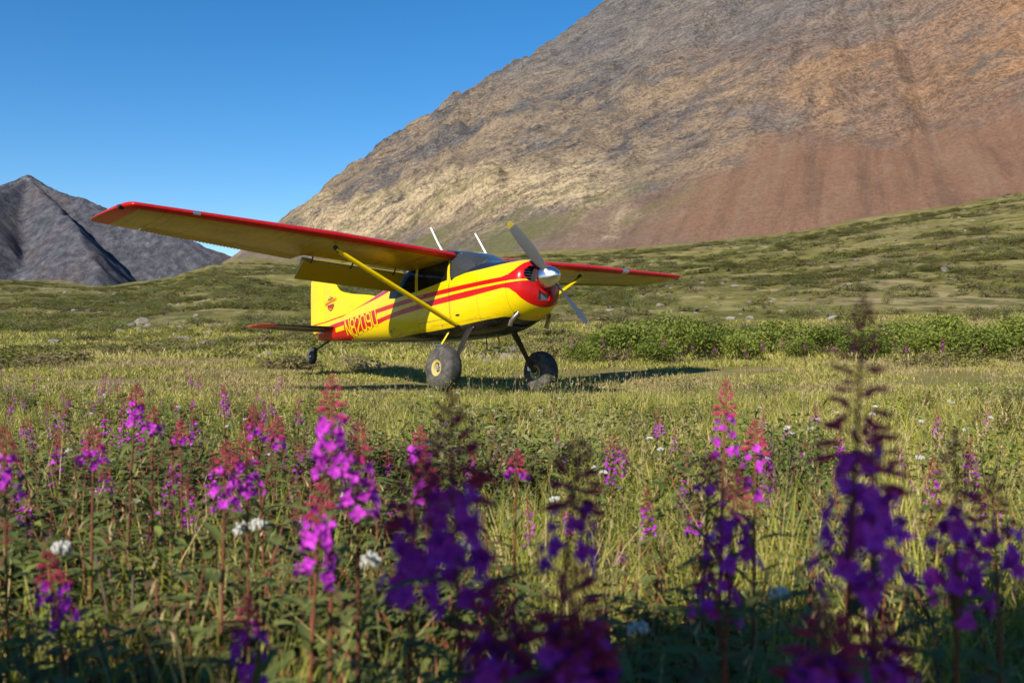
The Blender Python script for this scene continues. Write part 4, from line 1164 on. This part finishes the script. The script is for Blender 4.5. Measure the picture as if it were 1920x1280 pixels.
# long fresh blades in a few clumps close by, straw stalks with seed heads
for cx, cy, nn in ((-.55, 1.25, 60), (-.42, 1.45, 60), (-.75, 1.5, 45), (-.30, 1.35, 35), (.55, 2.3, 60), (.8, 2.6, 60), (1.1, 2.4, 50), (-1.9, 3.6, 50), (-1.6, 3.3, 40)):
    n = nn; B_ = G; X = cx + nr_.normal(0, .07, n); Y = cy + nr_.normal(0, .07, n)
    B_.add(X, Y, nr_.uniform(.45, .72, n), nr_.uniform(.0025, .0045, n), nr_.uniform(.1, .6, n), nr_.uniform(0, 6.28, n), 4, nr_.uniform(.45, .78, n))
for y0, y1, dn, h0, h1, wd in ((1.3, 5, 30, .42, .66, .0016), (5, 10.5, 30, .30, .48, .0026), (10.5, 20, 9, .18, .32, .004)):
    X, Y = sample(y0, y1, dn); k = patch(X, Y, 1.5, 213) + .4 * sstep(-1., 2., X) > .12; X, Y = X[k], Y[k]; n = len(X); h = nr_.uniform(h0, h1, n); a = nr_.uniform(0, 6.28, n); ln = nr_.uniform(.02, .35, n); rv = nr_.random(n)
    z0 = ground_z(X, Y)
    S_.add(X, Y, h, np.full(n, wd), ln, a, 3, rv)
    for j in range(5):
        t = 1 - j * .045; b = (X + np.cos(a) * ln * h * t ** 1.6, Y + np.sin(a) * ln * h * t ** 1.6)
        S_.add(b[0], b[1], nr_.uniform(.02, .035, n), np.full(n, wd * 1.6), nr_.uniform(.3, 1.2, n), nr_.uniform(0, 6.28, n), 2, rv, z=z0 + h * (t - .22 * ln * t * t))
G.build('meadow_grass', M['grass'], 'tall green grass filling the meadow in front of the airplane', 'grass')
S_.build('dry_grass', M['straw'], 'straw coloured dry grass and seed heads across the meadow', 'grass')
# --- leafy herbs between the grass
hsrc = [multi(herb_src(300 + i), 'h') for i in range(5)]
spec = []
X, Y = sample(.8, 4.5, 85); n = len(X); k = (patch(X, Y, .9, 221) + .62 * (1 - sstep(-.6, .4, X)) - .35 * sstep(2.2, 4., Y) * sstep(-1.5, 0, X) + .2 * nr_.normal(size=n)) > .14; X, Y = X[k], Y[k]; n = len(X)
spec.append((X, Y, .40 + .20 * nr_.random(n), .75 + .4 * nr_.random(n), nr_.choice(5, n)))
X, Y = sample(4.5, 10, 12); n = len(X); k = (patch(X, Y, 1.6, 223) + .35 * (1 - sstep(-2.8, -1.2, X))) > .30; X, Y = X[k], Y[k]; n = len(X)
spec.append((X, Y, .26 + .14 * nr_.random(n), .8 + .4 * nr_.random(n), nr_.choice(5, n)))
scatter('meadow_herbs', hsrc, *grow(spec), 'dark leafy herb undergrowth between the meadow grass', 'herbs')
# --- low willow and heath
ssrc = [multi(shrub_src(400 + i, 420, 'willow', .62, .058, .011), 'w') for i in range(3)] + [multi(shrub_src(420 + i, 220, 'heath', .34, .075, .030), 'w') for i in range(4)]
spec = []
X, Y = sample(1.2, 5.5, 7); n = len(X); k = (patch(X, Y, 1.1, 231) + .40 * (1 - sstep(-1.2, -.1, X))) > .26; X, Y = X[k], Y[k]; n = len(X)
spec.append((X, Y, .62 + .3 * nr_.random(n), .55 + .35 * nr_.random(n), nr_.choice(3, n)))
X, Y = sample(5.5, 12, .7); n = len(X); spec.append((X, Y, .35 + .3 * nr_.random(n), .5 + .35 * nr_.random(n), nr_.choice(3, n)))
X, Y = sample(20, 48, 1.3); n = len(X); k = (patch(X, Y, 4., 233)) > .08; X, Y = X[k], Y[k]; n = len(X)
spec.append((X, Y, .55 + .5 * nr_.random(n), .7 + .6 * nr_.random(n), 3 + nr_.choice(4, n)))
X, Y = sample(48, 120, .55); n = len(X); k = (patch(X, Y, 11., 235) + .2 * nr_.normal(size=n)) > .12; X, Y = X[k], Y[k]; n = len(X)
spec.append((X, Y, .6 + .8 * nr_.random(n), 1.2 + 1.6 * nr_.random(n), nr_.choice(7, n)))
X, Y = sample(120, 480, .085); n = len(X); k = (patch(X, Y, 26., 237) + .2 * nr_.normal(size=n)) > .14; X, Y = X[k], Y[k]
lo_, co_ = terrain_parts(X, Y); k = lo_ > co_ + 1; X, Y = X[k], Y[k]; n = len(X)
spec.append((X, Y, .9 + 1.1 * nr_.random(n), 2.2 + 3.6 * nr_.random(n), nr_.choice(7, n)))
X, Y = sample(55, 140, .13); X2, Y2 = sample(140, 320, .025); X = np.concatenate([X, X2]); Y = np.concatenate([Y, Y2]); n = len(X); k = (patch(X, Y, 8., 239) + .35 * nr_.normal(size=n)) > -.05; X, Y = X[k], Y[k]
lo_, co_ = terrain_parts(X, Y); k = lo_ > co_ + 1; X, Y = X[k], Y[k]; n = len(X)
spec.append((X, Y, .45 + .5 * nr_.random(n) + .002 * Y, .45 + .6 * nr_.random(n) + .004 * Y, 3 + nr_.choice(4, n)))
scatter('tundra_heath', ssrc, *grow(spec), 'low dark heath and dwarf willow mottling the tundra slope', 'heath')

# ------------------------------------------------------------------ fireweed, yarrow, shrubs, rocks
def hit(px, py):
    """Depth and ground point where the ray through a photo pixel meets the ground."""
    D = np.geomspace(1.0, 600, 2500); o = at(px, py, 0.); v = at(px, py, 1.) - o
    X, Y, Z = o.x + v.x * D, o.y + v.y * D, o.z + v.z * D
    k = int(np.argmax(Z <= ground_z(X, Y)))
    return Vector((X[k], Y[k], Z[k])), float(D[k])
def petal_mesh(k):
    r = random.Random(k); mb = MB(); s = .0135
    for i in range(4):
        a = i * math.pi / 2 + r.gauss(0, .12); d = Vector((math.cos(a), math.sin(a), .25 + r.gauss(0, .12)))
        leaf(mb, (0, 0, 0), d, (0, 0, 1), s * r.uniform(.95, 1.2), s * r.uniform(.38, .52), r.uniform(-.3, .4))
    for i in range(3):
        a = r.random() * 6.28; leaf(mb, (0, 0, 0), (math.cos(a) * .5, math.sin(a) * .5, 1), (1, 0, 0), s * .8, .0012, 0, 2)
    mb.tube([(0, 0, -.020), (0, 0, .0)], [.0010, .0018], 4)
    return mesh_of('blossom', mb.v, mb.f, (M['petal'],), True, None)
BLOSSOMS = [petal_mesh(500 + i) for i in range(4)]
def leaf_mesh(k):
    r = random.Random(k); mb = MB(); leaf(mb, (0, 0, 0), (1, 0, .25), (0, 0, 1), 1., .085 * r.uniform(.85, 1.2), r.uniform(.25, .6)); return mesh_of('leaf', mb.v, mb.f, (M['herb'],), True, None)
LEAVES = [leaf_mesh(520 + i) for i in range(4)]
def orient(p, d, roll, s):
    q = Vector(d).to_track_quat('Z', 'Y'); return Matrix.Translation(p) @ q.to_matrix().to_4x4() @ Matrix.Rotation(roll, 4, 'Z') @ Matrix.Scale(s, 4)
def bud_mb(mb, p, d, ln, rad):
    d = Vector(d).normalized(); mb.tube([p, p + d * ln * .35, p + d * ln * .45, p + d * ln * .72, p + d * ln], [rad * .25, rad * .25, rad * .8, rad, rad * .15], 5)
def stem_pts(h, lean): return [Vector((lean.x * t * t, lean.y * t * t, h * t)) for t in (0, .25, .5, .75, .9, 1.)]
def stem_at(h, lean, t): return Vector((lean.x * t * t, lean.y * t * t, h * t))
def raceme_blossoms(r, h, lean, z0, z1, n):
    out = []
    for j in range(n):
        t = z0 + (z1 - z0) * ((j + r.uniform(-.3, .3)) / max(1, n - 1)); t = min(max(t, z0), z1); a = j * 2.4 + r.gauss(0, .35)
        ln = .024 * (1.15 - .5 * (t - z0) / (z1 - z0 + 1e-6)) * r.uniform(.85, 1.25); d = Vector((math.cos(a), math.sin(a), r.gauss(.05, .3)))
        out.append((stem_at(h, lean, t) + d * ln, d, r.random() * 6.28, r.uniform(.85, 1.2) * (1.05 - .25 * (t - z0) / (z1 - z0 + 1e-6))))
    return out
def bud_spike(r, h, lean, z1, mb, n=30, size=1.):
    for j in range(n):
        u = j / (n - 1); t = z1 + (1 - z1) * u * .98; a = j * 2.4 + r.gauss(0, .3); ln = (.030 * (1 - u) ** .8 + .005) * size
        d = Vector((math.cos(a), math.sin(a), -.35 + 1.3 * u + r.gauss(0, .15))); p = stem_at(h, lean, t)
        bud_mb(mb, p, d, ln, .0030 * size * (1 - .6 * u))
def fireweed_detailed(base, h, z0, z1, seed, label, nb=20, d_near=2., group='fireweed spikes in the foreground'):
    r = random.Random(seed); lean = Vector((r.gauss(0, .03), r.gauss(0, .03), 0))
    t = empty('fireweed', base); tag(t, label, 'flower', group)
    MB().tube(stem_pts(h, lean), [.0042, .0040, .0036, .0028, .0018, .0010], 6).build('stem', M['redstem'], t)
    nl = 26
    for j in range(nl):
        u = .16 + (z0 - .16) * j / (nl - 1); a = j * 2.4 + r.gauss(0, .3)
        o = link('leaf', LEAVES[r.randrange(4)], t); ln = .125 * (1 - .35 * u) * r.uniform(.75, 1.2)
        o.matrix_local = Matrix.Translation(stem_at(h, lean, u)) @ Matrix.Rotation(a, 4, 'Z') @ Matrix.Rotation(r.gauss(-.35, .28), 4, 'Y') @ Matrix.Scale(ln, 4)
    for p, d, ro, s in raceme_blossoms(r, h, lean, z0, z1, int(nb * .9)):
        o = link('blossom', BLOSSOMS[r.randrange(4)], t); o.matrix_local = orient(p, d, ro, s * (.82 if nb < 25 else 1.))
    mb = MB(); bud_spike(r, h, lean, z1, mb, 30 + int(90 * h * (1 - z1)), 1.35 if d_near < 1. else .95); mb.build('bud_spike', M['bud'], t)
    return t
FW = [  # px, top, flowers top, flowers bottom, depth, blossoms, label
    (1564, 552, 850, 1120, .86, 30, 'tallest fireweed, a dark purple spike rising above the hillside at right'),
    (1640, 800, 860, 1060, .90, 26, 'dark purple fireweed crowding the right side of the tallest spike'),
    (885, 735, 925, 1110, .82, 34, 'tall shaded purple fireweed with bud spike reaching below the main wheel'),
    (742, 855, 1000, 1150, .92, 26, 'shaded purple fireweed left of the central dark spike'),
    (985, 830, 955, 1090, .95, 22, 'slim shaded fireweed with dark buds just right of the central dark spike'),
    (1040, 1085, 1115, 1300, .72, 40, 'broad purple fireweed cluster at the bottom edge right of centre'),
    (935, 1085, 1120, 1280, .78, 26, 'purple fireweed cluster at the bottom edge under the central dark spike'),
    (1125, 1100, 1150, 1270, .80, 24, 'low purple fireweed at the right end of the bottom cluster'),
    (1333, 890, 960, 1090, 1.05, 22, 'dark violet fireweed with reddish buds between the two tall dark spikes'),
    (1805, 800, 950, 1135, 1.0, 30, 'purple fireweed near the right edge with long flowering spike'),
    (1905, 890, 970, 1075, 1.05, 18, 'shaded fireweed cut by the right edge of the picture'),
    (1430, 1000, 1060, 1150, 1.1, 14, 'small violet fireweed left of the tallest spike, low in the grass'),
    (1510, 1120, 1175, 1295, .75, 34, 'purple fireweed at the bottom edge below the tallest spike'),
    (1700, 1170, 1215, 1300, .80, 18, 'pinkish fireweed at the bottom edge right of the tallest spike'),
    (615, 705, 785, 905, 1.40, 28, 'tallest sunlit magenta fireweed with red bud tip, below the tail wheel'),
    (668, 790, 865, 970, 1.45, 26, 'bright magenta fireweed leaning beside the tallest sunlit spike'),
    (565, 895, 970, 1085, 1.40, 26, 'sunlit magenta fireweed with thin red bud tip left of the shaded spikes'),
    (490, 1105, 1165, 1255, 1.25, 20, 'low magenta fireweed with red tip near the bottom left of centre'),
    (150, 1040, 1062, 1168, 1.45, 18, 'magenta fireweed low at the left with pink buds on top'),
    (10, 800, 850, 925, 1.70, 18, 'fireweed cut by the left edge with red bud tip'),
    (408, 832, 888, 968, 1.75, 18, 'left one of a pair of sunlit fireweeds in the left meadow'),
    (465, 795, 872, 935, 1.80, 20, 'right one of a pair of sunlit fireweeds in the left meadow'),
    (165, 806, 828, 882, 2.10, 16, 'magenta fireweed beside dark leaves in the left meadow'),
    (1347, 712, 780, 872, 1.80, 18, 'bright magenta fireweed with pale red tip right of the airplane shadow'),
    (1415, 788, 842, 935, 1.80, 18, 'bright magenta fireweed next to the tallest dark spike, lower of a sunlit pair'),
    (1310, 850, 905, 935, 1.70, 7, 'fireweed mostly in red bud, behind the dark violet spike'),
    (805, 850, 880, 945, 1.90, 18, 'sunlit magenta fireweed just left of the central dark spike'),
    (757, 795, 824, 862, 2.20, 14, 'small sunlit fireweed above the shaded left spike'),
    (962, 842, 866, 890, 2.20, 8, 'single magenta tuft of fireweed right of the central dark spike'),
    (232, 718, 732, 800, 2.50, 18, 'magenta fireweed in the left meadow, tallest of its loose group'),
    (278, 760, 768, 806, 2.60, 12, 'magenta fireweed lower right in the loose group of the left meadow'),
    (340, 784, 796, 828, 2.60, 12, 'lone small magenta fireweed between the left group and the sunlit pair'),
    (497, 762, 774, 828, 2.50, 12, 'magenta fireweed with red buds behind the sunlit pair'),
    (458, 780, 812, 840, 2.40, 8, 'fireweed mostly in pink bud behind the sunlit pair'),
]
for i, (px, yt, yf, yb, d, nb, lab) in enumerate(FW):
    top, ft, fb = at(px, yt, d), at(px, yf, d), at(px, yb, d)
    b = Vector((top.x, top.y, gz(top.x, top.y) - .01)); h = top.z - b.z
    fireweed_detailed(b, h, max(.35, (fb.z - b.z) / h), min(.93, (ft.z - b.z) / h), 600 + i, lab, nb, d)
# smaller fireweed further off: six shapes shared by many plants
def fireweed_parts(k):
    r = random.Random(k); h = 1.; lean = Vector((r.gauss(0, .05), r.gauss(0, .05), 0)); z0, z1 = r.uniform(.60, .72), r.uniform(.80, .90)
    st = MB().tube(stem_pts(h, lean), [.006, .0055, .005, .004, .003, .0015], 4)
    lv = MB()
    for j in range(20):
        u = .15 + (z0 - .15) * j / 19; a = j * 2.4; leaf(lv, stem_at(h, lean, u), (math.cos(a), math.sin(a), .5), (0, 0, 1), .16 * r.uniform(.7, 1.2), .014, .4, 2)
    fl = MB()
    for p, d, ro, s in raceme_blossoms(r, h, lean, z0, z1, 16):
        p = stem_at(h, lean, z0 + (p.z / h - z0)) + (p - stem_at(h, lean, p.z / h)) * 1.5
        for i in range(4):
            a = i * 1.571 + ro; leaf(fl, p, Vector(d) * .4 + Vector((math.cos(a), math.sin(a), r.gauss(0, .5))), (0, 0, 1), .027 * s, .014 * s, .1, 2)
    bd = MB(); bud_spike(r, h, lean, z1, bd, 20, 1.5)
    return [(n, mesh_of(n, m.v, m.f, (M[mt],), True, None)) for n, m, mt in (('stem', st, 'redstem'), ('foliage', lv, 'herb'), ('flower_cluster', fl, 'petal'), ('bud_spike', bd, 'bud'))]
FP = [fireweed_parts(700 + i) for i in range(6)]
def small_fireweed(x, y, h, group, label):
    t = empty('fireweed', (x, y, gz(x, y) - .01)); t.scale = (h * 1.05, h * 1.05, h); t.rotation_euler = (rnd.gauss(0, .05), rnd.gauss(0, .05), rnd.random() * 6.28); tag(t, label, 'flower', group)
    for n, m in FP[rnd.randrange(6)]:
        o = link(n, m, t)
        if n in ('foliage', 'flower_cluster'): o['kind'] = 'stuff'
zones = [(0, 190, 13, 2.8, 5, 'small fireweed at the left edge of the meadow, near', 'small fireweed close to the left edge, in the nearer meadow'),
         (0, 190, 22, 5, 14, 'small fireweed at the left edge of the meadow, far', 'tiny far fireweed close to the left edge, below the distant mountain'),
         (190, 380, 13, 2.8, 5, 'small fireweed under the left wing tip, near', 'small fireweed in the nearer meadow straight below the left wing tip'),
         (190, 380, 22, 5, 14, 'small fireweed under the left wing tip, far', 'tiny far fireweed straight below the left wing tip'),
         (380, 560, 12, 2.8, 5, 'small fireweed under the left wing, near', 'small fireweed in the nearer meadow between wing tip and tail wheel'),
         (380, 560, 16, 5, 12, 'small fireweed under the left wing, far', 'tiny far fireweed between wing tip and tail wheel'),
         (560, 800, 14, 2.8, 6, 'small fireweed below the tail', 'small fireweed in the grass below the airplane tail'),
         (800, 1120, 10, 2.8, 6, 'small fireweed below the wheels', 'small fireweed in the grass below the main wheels'),
         (1120, 1500, 14, 2.8, 6, 'small fireweed right of the wheels', 'small fireweed in the grass between the wheels and the tallest spike'),
         (1500, 1920, 14, 2.8, 6, 'small fireweed at the right', 'small fireweed in the grass right of the tallest spike')]
for a, b, n, d0, d1, gname, lab in zones:
    for i in range(n):
        d = d0 * (d1 / d0) ** rnd.random(); px = rnd.uniform(a, b)
        x = (px - 960) / FPX * d
        small_fireweed(x, d, rnd.uniform(.38, .70) * (.90 if a < 560 else .72 if a < 1120 else .85) * (1 if d < 6 else .85), gname, lab)
for px in (1240, 1275, 1300, 1345, 1400, 1430, 1470, 1510, 1560, 1600, 1640, 1700, 1765, 1840, 1180, 1130, 1070):
    d = rnd.uniform(19, 23); small_fireweed((px - 960) / FPX * d, d, rnd.uniform(.5, .8), 'far fireweed along the willow shrubs', 'tiny far fireweed in front of the willow shrub row')
# yarrow
def yarrow_parts(k):
    r = random.Random(k); st = MB().tube([(0, 0, 0), (.01, 0, .5), (0, 0, .98)], [.004, .003, .003], 4); hd = MB()
    for i in range(34):
        a = r.random() * 6.28; rr = .036 * math.sqrt(r.random()); c = Vector((rr * math.cos(a), rr * math.sin(a), 1. - rr * .5 + r.gauss(0, .006)))
        hd.lathe([(-.014, .001), (-.002, .0065), (.004, .0055), (.007, 0)], c, (0, 0, 1), 6, ref=(1, 0, 0))
    lv = MB()
    for j in range(9):
        a = j * 2.4; leaf(lv, (0, 0, .1 + .07 * j), (math.cos(a), math.sin(a), .5), (0, 0, 1), .09, .008, .3, 2)
    return [(n, mesh_of(n, m.v, m.f, (M[mt],), True, None)) for n, m, mt in (('stem', st, 'herb'), ('flower_head', hd, 'yarrow'), ('foliage', lv, 'herb'))]
YP = [yarrow_parts(800 + i) for i in range(3)]
def yarrow(x, y, h, label, group):
    t = empty('yarrow', (x, y, gz(x, y) - .01)); t.scale = (.50, .50, h); t.rotation_euler = (rnd.gauss(0, .12), rnd.gauss(0, .12), rnd.random() * 6.28); tag(t, label, 'flower', group)
    for n, m in YP[rnd.randrange(3)]:
        o = link(n, m, t)
        if n != 'stem': o['kind'] = 'stuff'
for px, py, d, lab in ((400, 975, 1.9, 'white yarrow head below the left fireweed of the sunlit pair'), (468, 945, 2.0, 'white yarrow head under the right fireweed of the sunlit pair'),
                       (752, 1002, 1.7, 'white yarrow head above the shaded left fireweed'), (828, 994, 1.8, 'white yarrow head beside the central dark fireweed'),
                       (1215, 1148, 1.6, 'white yarrow head alone in the grass low right of centre'), (1492, 1112, 1.5, 'white yarrow head left of the tallest fireweed stem'), (110, 1010, 1.7, 'white yarrow head above the low left fireweed')):
    p = at(px, py, d); yarrow(p.x, p.y, max(.2, p.z - gz(p.x, p.y)), lab, 'white yarrow')
for i in range(44):
    d = rnd.uniform(3.0, 8.5); px = rnd.uniform(620, 1920) if i % 4 else rnd.uniform(0, 620); x = (px - 960) / FPX * d
    where = 'left of the tail wheel' if px < 620 else 'below the airplane wheels' if px < 1120 else 'between the wheels and the tallest fireweed' if px < 1550 else 'right of the tallest fireweed'
    yarrow(x, d, rnd.uniform(.38, .52) - .08 * (d > 5.5), 'tiny white yarrow head in the sunny grass ' + where, 'white yarrow ' + where)
# willow shrubs
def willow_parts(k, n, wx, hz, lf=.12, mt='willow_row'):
    r = random.Random(k); lv = MB(); st = MB()
    lobes = []
    for i in range(9): a = r.random() * 6.28; q = r.random() ** .5 * .62; lobes.append((q * math.cos(a) * wx, q * math.sin(a) * wx * .8, r.uniform(.42, .78) * hz, r.uniform(.26, .42)))
    for (x, y, z, s) in lobes:
        for b in range(3):
            e = Vector((x + r.gauss(0, .1) * wx, y + r.gauss(0, .1) * wx, z + r.uniform(-.1, .25) * hz)); st.tube([(x * .25, y * .25, -.05), (x * .7, y * .7, z * .5), e], [.022, .014, .005], 5)
    for i in range(n):
        x, y, z, s = lobes[r.randrange(9)]
        v = Vector((r.gauss(0, 1), r.gauss(0, 1), r.gauss(0, 1))).normalized() * (r.random() ** .38)
        p = Vector((x + v.x * s * wx, y + v.y * s * wx, z + v.z * s * hz * .95))
        if p.z < .03: p.z = r.uniform(.03, .3) * hz
        leaf(lv, p, (v.x + r.gauss(0, .6), v.y + r.gauss(0, .6), v.z * .5 + r.gauss(.3, .5)), (r.gauss(0, .5), r.gauss(0, .5), 1), lf * r.uniform(.6, 1.3), lf * .28 * r.uniform(.7, 1.2), .2, 2)
    return mesh_of('crown', lv.v, lv.f, (M[mt],), True, None), mesh_of('stems', st.v, st.f, (M['twig'],), True, None)
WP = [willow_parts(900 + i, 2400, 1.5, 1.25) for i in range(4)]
def willow(loc, sc_, rot, parts, label, group=None):
    t = empty('willow_shrub', loc); t.scale = sc_; t.rotation_euler = (0, 0, rot); tag(t, label, 'shrub', group)
    o = link('crown', parts[0], t); o['kind'] = 'stuff'; o = link('branches', parts[1], t); o['kind'] = 'stuff'
ordn = ['first', 'second', 'third', 'fourth', 'fifth', 'sixth', 'seventh', 'eighth', 'ninth', 'tenth', 'eleventh', 'twelfth', 'thirteenth', 'fourteenth', 'fifteenth', 'sixteenth', 'seventeenth', 'eighteenth']
row = [(1092, 23, .50, .50), (1135, 26, .75, .72), (1180, 24.5, .85, .90), (1232, 23, .62, .62), (1285, 27, 1.0, 1.05), (1340, 25, .85, .80), (1395, 23.5, .70, .66), (1450, 27.5, .95, .92), (1505, 25, .60, .55), (1560, 29, .90, .80), (1620, 25, .75, .62), (1675, 28, 1.0, .88), (1735, 25.5, .80, .72), (1780, 30, 1.1, 1.08), (1835, 25, .80, .78), (1890, 28.5, 1.05, 1.05), (1945, 26, .9, .85)]
for i, (px, d, s, hz) in enumerate(row):
    x = (px - 960) / FPX * d
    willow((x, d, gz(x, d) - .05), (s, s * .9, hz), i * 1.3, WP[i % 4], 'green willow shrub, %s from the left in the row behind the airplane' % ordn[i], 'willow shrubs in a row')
WB = willow_parts(950, 9000, .62, 2.35, .11, 'willow')  # unseen shrubs, added behind the camera to shade the nearest plants
willow((-.78, -.66, gz(-.78, -.66) - .05), (1, 1, 1.06), .4, WB, 'tall shade shrub added unseen behind the camera, the left one of two')
willow((-.41, -.94, gz(-.41, -.94) - .05), (1.1, 1.1, 1.34), 2.4, WB, 'tall shade shrub added unseen behind the camera, the right one of two')
willow((-1.71, -.88, gz(-1.7, -.9) - .05), (1, 1, .98), 1.1, WB, 'tall shade shrub added unseen behind the camera and left of it, nearer one')
willow((-2.34, -.62, gz(-2.3, -.6) - .05), (1, 1, .98), 3.7, WB, 'tall shade shrub added unseen behind the camera and left of it, outer one')
# rocks
g = NG('lichen_rock'); n = g.noise(g.pos(), 4., 8., .7); n2 = g.noise(g.pos(), 22., 5., .7)
M['rock'] = g.base(g.mix(g.step(n, .35, .7), g.mix(n2, (.10, .085, .07), (.22, .19, .16)), g.mix(n2, (.15, .12, .095), (.27, .235, .19))), .9); g.bump(n2, .5, .03)
def rock_mesh(k):
    bm = bmesh.new(); bmesh.ops.create_icosphere(bm, subdivisions=3, radius=1.); r = random.Random(k)
    pl = [(Vector((r.gauss(0, 1), r.gauss(0, 1), r.gauss(0, .8))).normalized(), r.uniform(.55, .9)) for _ in range(9)]
    for v in bm.verts:
        for nn, dd in pl:
            e = v.co.dot(nn) - dd
            if e > 0: v.co -= nn * e
        v.co *= 1 + .05 * math.sin(v.co.x * 9 + k) * math.cos(v.co.y * 8)
    m = bpy.data.meshes.new('rock'); bm.to_mesh(m); bm.free(); m.materials.append(M['rock']); m.polygons.foreach_set('use_smooth', [True] * len(m.polygons)); m.set_sharp_from_angle(angle=R(22)); return m
RM = [rock_mesh(60 + i) for i in range(5)]
ROCKS = [(903, 676, 30, 'flat pale rock at the left end of the rock pile under the airplane'), (925, 666, 40, 'largest flat rock of the pile under the airplane'), (948, 674, 34, 'middle rock at the front of the pile under the airplane'),
         (962, 664, 40, 'rear rock of the pile under the airplane'), (980, 672, 30, 'rightmost rock of the pile under the airplane'), (915, 682, 26, 'small front rock of the pile under the airplane'),
         (244, 614, 26, 'left rock of the three tan rocks on the left slope'), (263, 608, 32, 'biggest middle rock of the three tan rocks on the left slope'), (281, 615, 24, 'right rock of the three tan rocks on the left slope'),
         (503, 669, 30, 'dark rock in the grass beneath the left tailplane'), (484, 670, 20, 'pale small rock beside the dark rock beneath the tailplane'),
         (102, 645, 30, 'low pale rock in the turf at the far left'), (368, 594, 16, 'small white rock on the slope below the left wing'), (490, 597, 22, 'grey rock on the slope left of the tail')]
for i, (px, py, wpx, lab) in enumerate(ROCKS):
    p, d = hit(px, py); s = wpx / FPX * d / 2
    o = link('rock', RM[i % 5]); o.location = p + Vector((0, 0, s * .22)); o.scale = (s, s * .8, s * .55); o.rotation_euler = (rnd.gauss(0, .15), rnd.gauss(0, .15), rnd.random() * 6.28); tag(o, lab, 'rock', 'scattered rocks')
X, Y = sample(34, 110, .05); X2, Y2 = sample(110, 420, .006); X = np.concatenate([X, X2]); Y = np.concatenate([Y, Y2])
k = patch(X, Y, 18., 271) > .0; X, Y = X[k], Y[k]; lo_, co_ = terrain_parts(X, Y); k = lo_ > co_ + 1; X, Y = X[k], Y[k]; n = len(X)
sz = .08 + .32 * nr_.random(n) ** 3 + .0012 * Y
P_ = np.stack([X, Y, ground_z(X, Y) + sz * .1], 1)
scatter('slope_stones', [bpy.data.objects.new('r', m) for m in RM], P_, np.stack([nr_.normal(0, .2, n), nr_.normal(0, .2, n), nr_.uniform(0, 6.28, n)], 1), np.stack([sz * 1.3, sz, sz * .5], 1), nr_.choice(5, n), 'small grey stones strewn over the tundra slope', 'stones')
print('TRIS', sum(len(m.loops) - 2 * len(m.polygons) for m in bpy.data.meshes))
